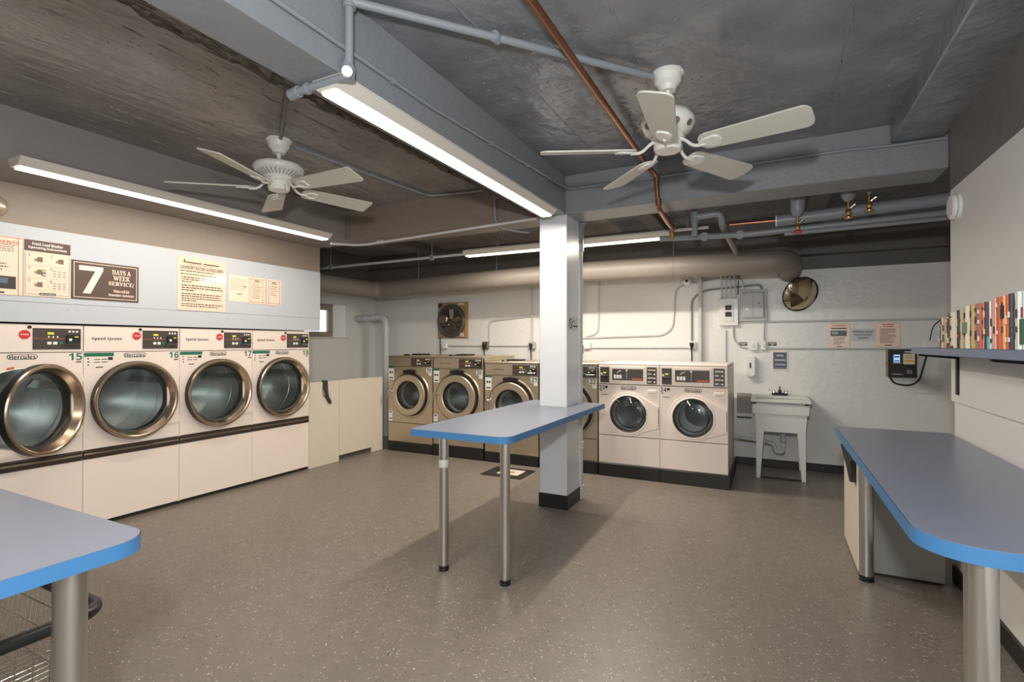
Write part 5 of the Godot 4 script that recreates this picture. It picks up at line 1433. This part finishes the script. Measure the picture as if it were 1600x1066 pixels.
# ---------------------------------------------------------------- shelf and books
func shelf_and_books() -> void:
	var o := thing("wall_shelf", "blue-grey wall shelf on black brackets carrying a row of books", "shelf", V(0.985, 1.39, 0))
	part(o, "board", bx(V(-0.205, 0, -4.0), V(0, 0.04, -1.6), 0.003), mat(rgb(104, 118, 144), 0.4))
	for z in [-3.90, -2.75, -1.8]:
		var br := part(o, "bracket", bx(V(-0.012, -0.24, z - 0.017), V(0, 0, z + 0.017), 0.003), M.black)
		var arm := mb()
		arm.x = Transform3D(Basis(), V(0, 0, z))
		arm.prism(PackedVector2Array([Vector2(-0.012, 0), Vector2(-0.19, 0), Vector2(-0.185, -0.012), Vector2(-0.012, -0.028)]), -0.012, 0.012)
		part(br, "arm", arm, M.black)
	# z of the spine edges, top, two colours, what it looks like
	var bk := [
		[-3.496, 1.545, rgb(96, 98, 100), "short grey book or bookend at the far end of the row"],
		[-3.463, 1.589, rgb(214, 200, 176), "cream paperback, second at the far end of the row"],
		[-3.416, 1.592, rgb(184, 156, 120), "tan book near the far end, left of the dark brown one"],
		[-3.364, 1.596, rgb(62, 44, 38), "thin dark brown book left of the maroon one"],
		[-3.334, 1.606, rgb(112, 52, 48), "maroon book left of the thick cream one"],
		[-3.285, 1.606, rgb(222, 208, 176), "thick cream book with a maroon foot"],
		[-3.191, 1.613, rgb(40, 36, 32), "black book right of the thick cream one"],
		[-3.147, 1.613, rgb(198, 176, 140), "cream book with a dark top, right of the black one"],
		[-3.104, 1.620, rgb(52, 66, 50), "thin dark green book"],
		[-3.079, 1.624, rgb(226, 216, 192), "wide off-white book with a green picture on its spine"],
		[-3.011, 1.625, rgb(74, 52, 38), "very thin dark brown book left of the yellow-tan one"],
		[-2.993, 1.626, rgb(206, 164, 98), "yellow-tan book in the middle of the row"],
		[-2.944, 1.627, rgb(130, 126, 118), "mottled grey book in the middle of the row"],
		[-2.897, 1.627, rgb(204, 92, 60), "narrow orange-red book beside the mottled grey one"],
		[-2.863, 1.627, rgb(232, 202, 178), "narrow pale pink book left of the dark maroon one"],
		[-2.839, 1.627, rgb(72, 40, 38), "dark maroon book with pale lettering"],
		[-2.789, 1.626, rgb(232, 232, 226), "thin white book with a turquoise foot"],
		[-2.766, 1.628, rgb(214, 136, 138), "thin pink book beside the white one"],
		[-2.735, 1.634, rgb(224, 204, 158), "cream book left of the wide red-orange one"],
		[-2.706, 1.636, rgb(206, 78, 48), "wide red-orange book with lettering down its spine"],
		[-2.656, 1.638, rgb(236, 186, 108), "yellow-orange book with a black mark"],
		[-2.622, 1.639, rgb(222, 88, 40), "bright orange book right of the yellow-orange one"],
		[-2.587, 1.640, rgb(46, 48, 60), "dark navy book with orange marks"],
		[-2.543, 1.640, rgb(220, 206, 178), "cream book left of the wide white one"],
		[-2.511, 1.641, rgb(236, 234, 228), "wide white book near the right picture edge"],
		[-2.476, 1.642, rgb(214, 222, 214), "white book with a dark green photo, at the right picture edge"],
		[-2.440, 0.0, Color.BLACK, ""]]
	var white := mat(rgb(236, 228, 210), 0.7)
	for k in bk.size() - 1:
		var z0: float = bk[k][0]
		var z1: float = bk[k + 1][0]
		var th := z1 - z0 - 0.002
		var h: float = bk[k][1] - 1.43
		var c: Color = bk[k][2]
		var b := thing("book", bk[k][3], "book", V(0.80 + rng.randf_range(-0.003, 0.003), 1.4305, (z0 + z1) / 2), 0.0, "books on the wall shelf")
		var cover := mat(c, 0.5)
		# covers and rounded spine face -x
		var cv := mb()
		var d := 0.13
		cv.box(V(0.004, 0, -th / 2), V(d, h, -th / 2 + 0.002))
		cv.box(V(0.004, 0, th / 2 - 0.002), V(d, h, th / 2))
		cv.lathe([Vector2(th / 2, 0), Vector2(th / 2, h)], 6, Transform3D(Basis.from_scale(V(0.3, 1, 1)), V(0.004, 0, 0)), true, PI * 0.5, PI * 1.5)
		cv.box(V(0.002, 0, -th / 2 + 0.002), V(0.006, h, th / 2 - 0.002))
		part(b, "cover", cv, cover)
		part(b, "pages", bx(V(0.006, 0.003, -th / 2 + 0.002), V(d - 0.004, h - 0.004, th / 2 - 0.002)), white)
		# lettering blocks and bands printed on the spine
		var dark := c.get_luminance() < 0.45
		var ic: Color = [rgb(230, 210, 170), rgb(236, 226, 210), rgb(226, 180, 90)][k % 3] if dark else [rgb(60, 40, 34), rgb(120, 40, 34), rgb(40, 60, 46)][k % 3]
		var ik := mat(ic, 0.5)
		var lo := 0.12 + rng.randf() * 0.2
		var y := h * lo
		while y < h * 0.86:
			var ln := rng.randf_range(0.012, 0.04)
			part(b, "spine_print", bx(V(-0.0012 - th * 0.15, y, -th * 0.07), V(0.0, minf(y + ln, h * 0.9), th * (0.0 + 0.07 * rng.randf()))), ik)
			y += ln + rng.randf_range(0.02, 0.10)
		if k in [5, 16, 25, 9, 20]:
			var bc: Color = {5: rgb(110, 50, 46), 16: rgb(90, 190, 190), 25: rgb(52, 80, 52), 9: rgb(110, 130, 100), 20: rgb(40, 30, 26)}[k]
			var y0: float = {5: 0.0, 16: 0.0, 25: 0.02, 9: 0.07, 20: 0.12}[k]
			part(b, "spine_picture", bx(V(-0.0025 - th * 0.15, y0, -th * 0.3), V(0.0, y0 + (0.012 if k == 5 else 0.05 if k < 25 else 0.09), th * 0.3)), mat(bc, 0.5))

# ---------------------------------------------------------------- low things
func low_things() -> void:
	# beige panels hiding the space beside the dryers
	var defs := [[-4.235, -4.70, 0.0, 1.0, "low beige panel next to dryer 18, with a sock over its edge", 0.0], [-4.70, -5.28, 0.07, 1.005, "wide low beige panel in the middle, raised off the floor", 0.006], [-5.28, -5.50, 0.0, 1.0, "narrow low beige panel next to washer 19", -0.004]]
	for d in defs:
		var o := thing("low_panel", d[4], "panel", V(-4.79 + d[5], 0, 0), 0.0, "low beige panels")
		part(o, "sheet", bx(V(-0.02, d[2], d[1] + 0.001), V(0, d[3], d[0] - 0.001), 0.002), M.beige)
		part(o, "back_rail", bx(V(-0.06, d[3] - 0.12, d[1] + 0.01), V(-0.02, d[3] - 0.06, d[0] - 0.01)), M.beige)
	# sock
	var s := thing("sock", "dark grey sock draped over the beige panel beside dryer 18", "sock", V(-4.786, 0, -4.47), PI / 2)
	var sp := PackedVector2Array([Vector2(-0.035, 1.004), Vector2(0.03, 1.004), Vector2(0.034, 0.90), Vector2(0.05, 0.82), Vector2(0.085, 0.765), Vector2(0.092, 0.74), Vector2(0.075, 0.725), Vector2(0.05, 0.74), Vector2(0.02, 0.79), Vector2(-0.03, 0.85), Vector2(-0.034, 0.92)])
	part(s, "leg_and_foot", mb().prism(sp, 0.0, 0.014), mat(rgb(52, 48, 46), 0.9))
	part(s, "fold", bx(V(-0.035, 1.002, -0.03), V(0.03, 1.014, 0.014), 0.005), mat(rgb(52, 48, 46), 0.9))
	part(s, "heel", mb().prism(PackedVector2Array([Vector2(-0.034, 0.90), Vector2(-0.022, 0.86), Vector2(-0.005, 0.83), Vector2(-0.03, 0.845)]), 0.0, 0.0155), mat(rgb(150, 144, 138), 0.9), "pale grey heel")
	# floor plate near washer 21
	var p := thing("floor_plate", "black-framed pale access plate in the floor before washer 21", "plate", V(-2.65, 0, -5.13))
	part(p, "frame", mb().box(V(-0.25, 0, -0.2), V(0.25, 0.008, 0.2), 0.003), M.rubber)
	part(p, "cover", bx(V(-0.10, 0.008, -0.12), V(0.16, 0.012, 0.10), 0.002), M.beige)
	part(p, "grip", bx(V(-0.02, 0.012, -0.03), V(0.08, 0.014, 0.02), 0.001), M.dark_pipe)
	# cabinet under the right-hand table
	var c := thing("base_cabinet", "grey-sided beige cabinet with a black handle under the right table", "cabinet", V(0.49, 0, -3.89))
	part(c, "side_panel", bx(V(0.012, 0.02, -0.02), V(0.43, 0.80, 0), 0.003), mat(rgb(138, 138, 136), 0.5))
	part(c, "body", bx(V(0.012, 0.02, -0.68), V(0.43, 0.80, -0.021), 0.003), mat(rgb(138, 138, 136), 0.5))
	part(c, "kick", bx(V(0.03, 0.0, -0.66), V(0.42, 0.02, -0.02)), M.gap)
	var dr := part(c, "door", bx(V(-0.008, 0.01, -0.68), V(0.01, 0.80, 0.0), 0.004), M.beige)
	var hd := mb()
	hd.x = Transform3D(Basis(V(0, 0, -1), V(0, 1, 0), V(1, 0, 0)), V(-0.008, 0, 0))
	hd.prism(PackedVector2Array([Vector2(0.05, 0.56), Vector2(0.05, 0.70), Vector2(0.5, 0.73), Vector2(0.62, 0.71), Vector2(0.3, 0.62), Vector2(0.12, 0.55)]), -0.03, 0.0)
	part(dr, "handle", hd, M.black)
	# wire laundry cart under the left table
	var k := thing("wire_cart", "wire laundry cart with a black bumper rim under the left table", "cart")
	var Y := 0.535
	var x0 := -2.90
	var x1 := -2.07
	var z0 := -0.95
	var z1 := -0.40
	var rim := []
	for q in rounded_rect(x0, z0, x1, z1, [0.08, 0.08, 0.08, 0.08], 6): rim.append(V(q.x, Y, q.y))
	rim.append(rim[0])
	part(k, "bumper_rim", mb().tube(rim, 0.022, 10, false), M.rubber)
	var wire: Material = M.chrome
	for lv in [[0.46, 0.012], [0.38, 0.024], [0.29, 0.04]]:
		var ring := []
		var e: float = lv[1]
		for q in rounded_rect(x0 + e, z0 + e, x1 - e, z1 - e, [0.07, 0.07, 0.07, 0.07], 5): ring.append(V(q.x, lv[0], q.y))
		ring.append(ring[0])
		part(k, "basket_wire", mb().tube(ring, 0.0035, 6, false), wire)
	var nx := 18
	for i in nx + 1:
		var x := lerpf(x0 + 0.06, x1 - 0.06, float(i) / nx)
		part(k, "basket_wire", mb().tube([V(x, Y, z0), V(lerpf(x, -2.43, 0.06), 0.29, z0 + 0.04), V(lerpf(x, -2.43, 0.06), 0.285, z1 - 0.04), V(x, Y, z1)], 0.0022, 5), wire)
	for i in 11:
		var z := lerpf(z0 + 0.05, z1 - 0.05, i / 10.0)
		part(k, "basket_wire", mb().tube([V(x0, Y, z), V(x0 + 0.04, 0.29, z), V(x1 - 0.04, 0.285, z), V(x1, Y, z)], 0.0022, 5), wire)
	for sx in [x0 + 0.07, x1 - 0.07]:
		for sz in [z0 + 0.07, z1 - 0.07]:
			var lg := part(k, "leg", mb().cyl(V(sx, 0.09, sz), V(sx, 0.285, sz), 0.011, 10), wire)
			part(lg, "caster", mb().cyl(V(sx - 0.012, 0.045, sz), V(sx + 0.012, 0.045, sz), 0.045, 18), M.black)
			part(lg, "caster_fork", bx(V(sx - 0.02, 0.045, sz - 0.012), V(sx + 0.02, 0.10, sz + 0.012), 0.004), wire)
	part(k, "hook", mb().tube(arc_path([V(x1 + 0.005, 0.53, -0.86), V(x1 + 0.02, 0.48, -0.86), V(x1 + 0.045, 0.46, -0.86), V(x1 + 0.03, 0.43, -0.86)], 0.012, 3), 0.003, 6), wire)
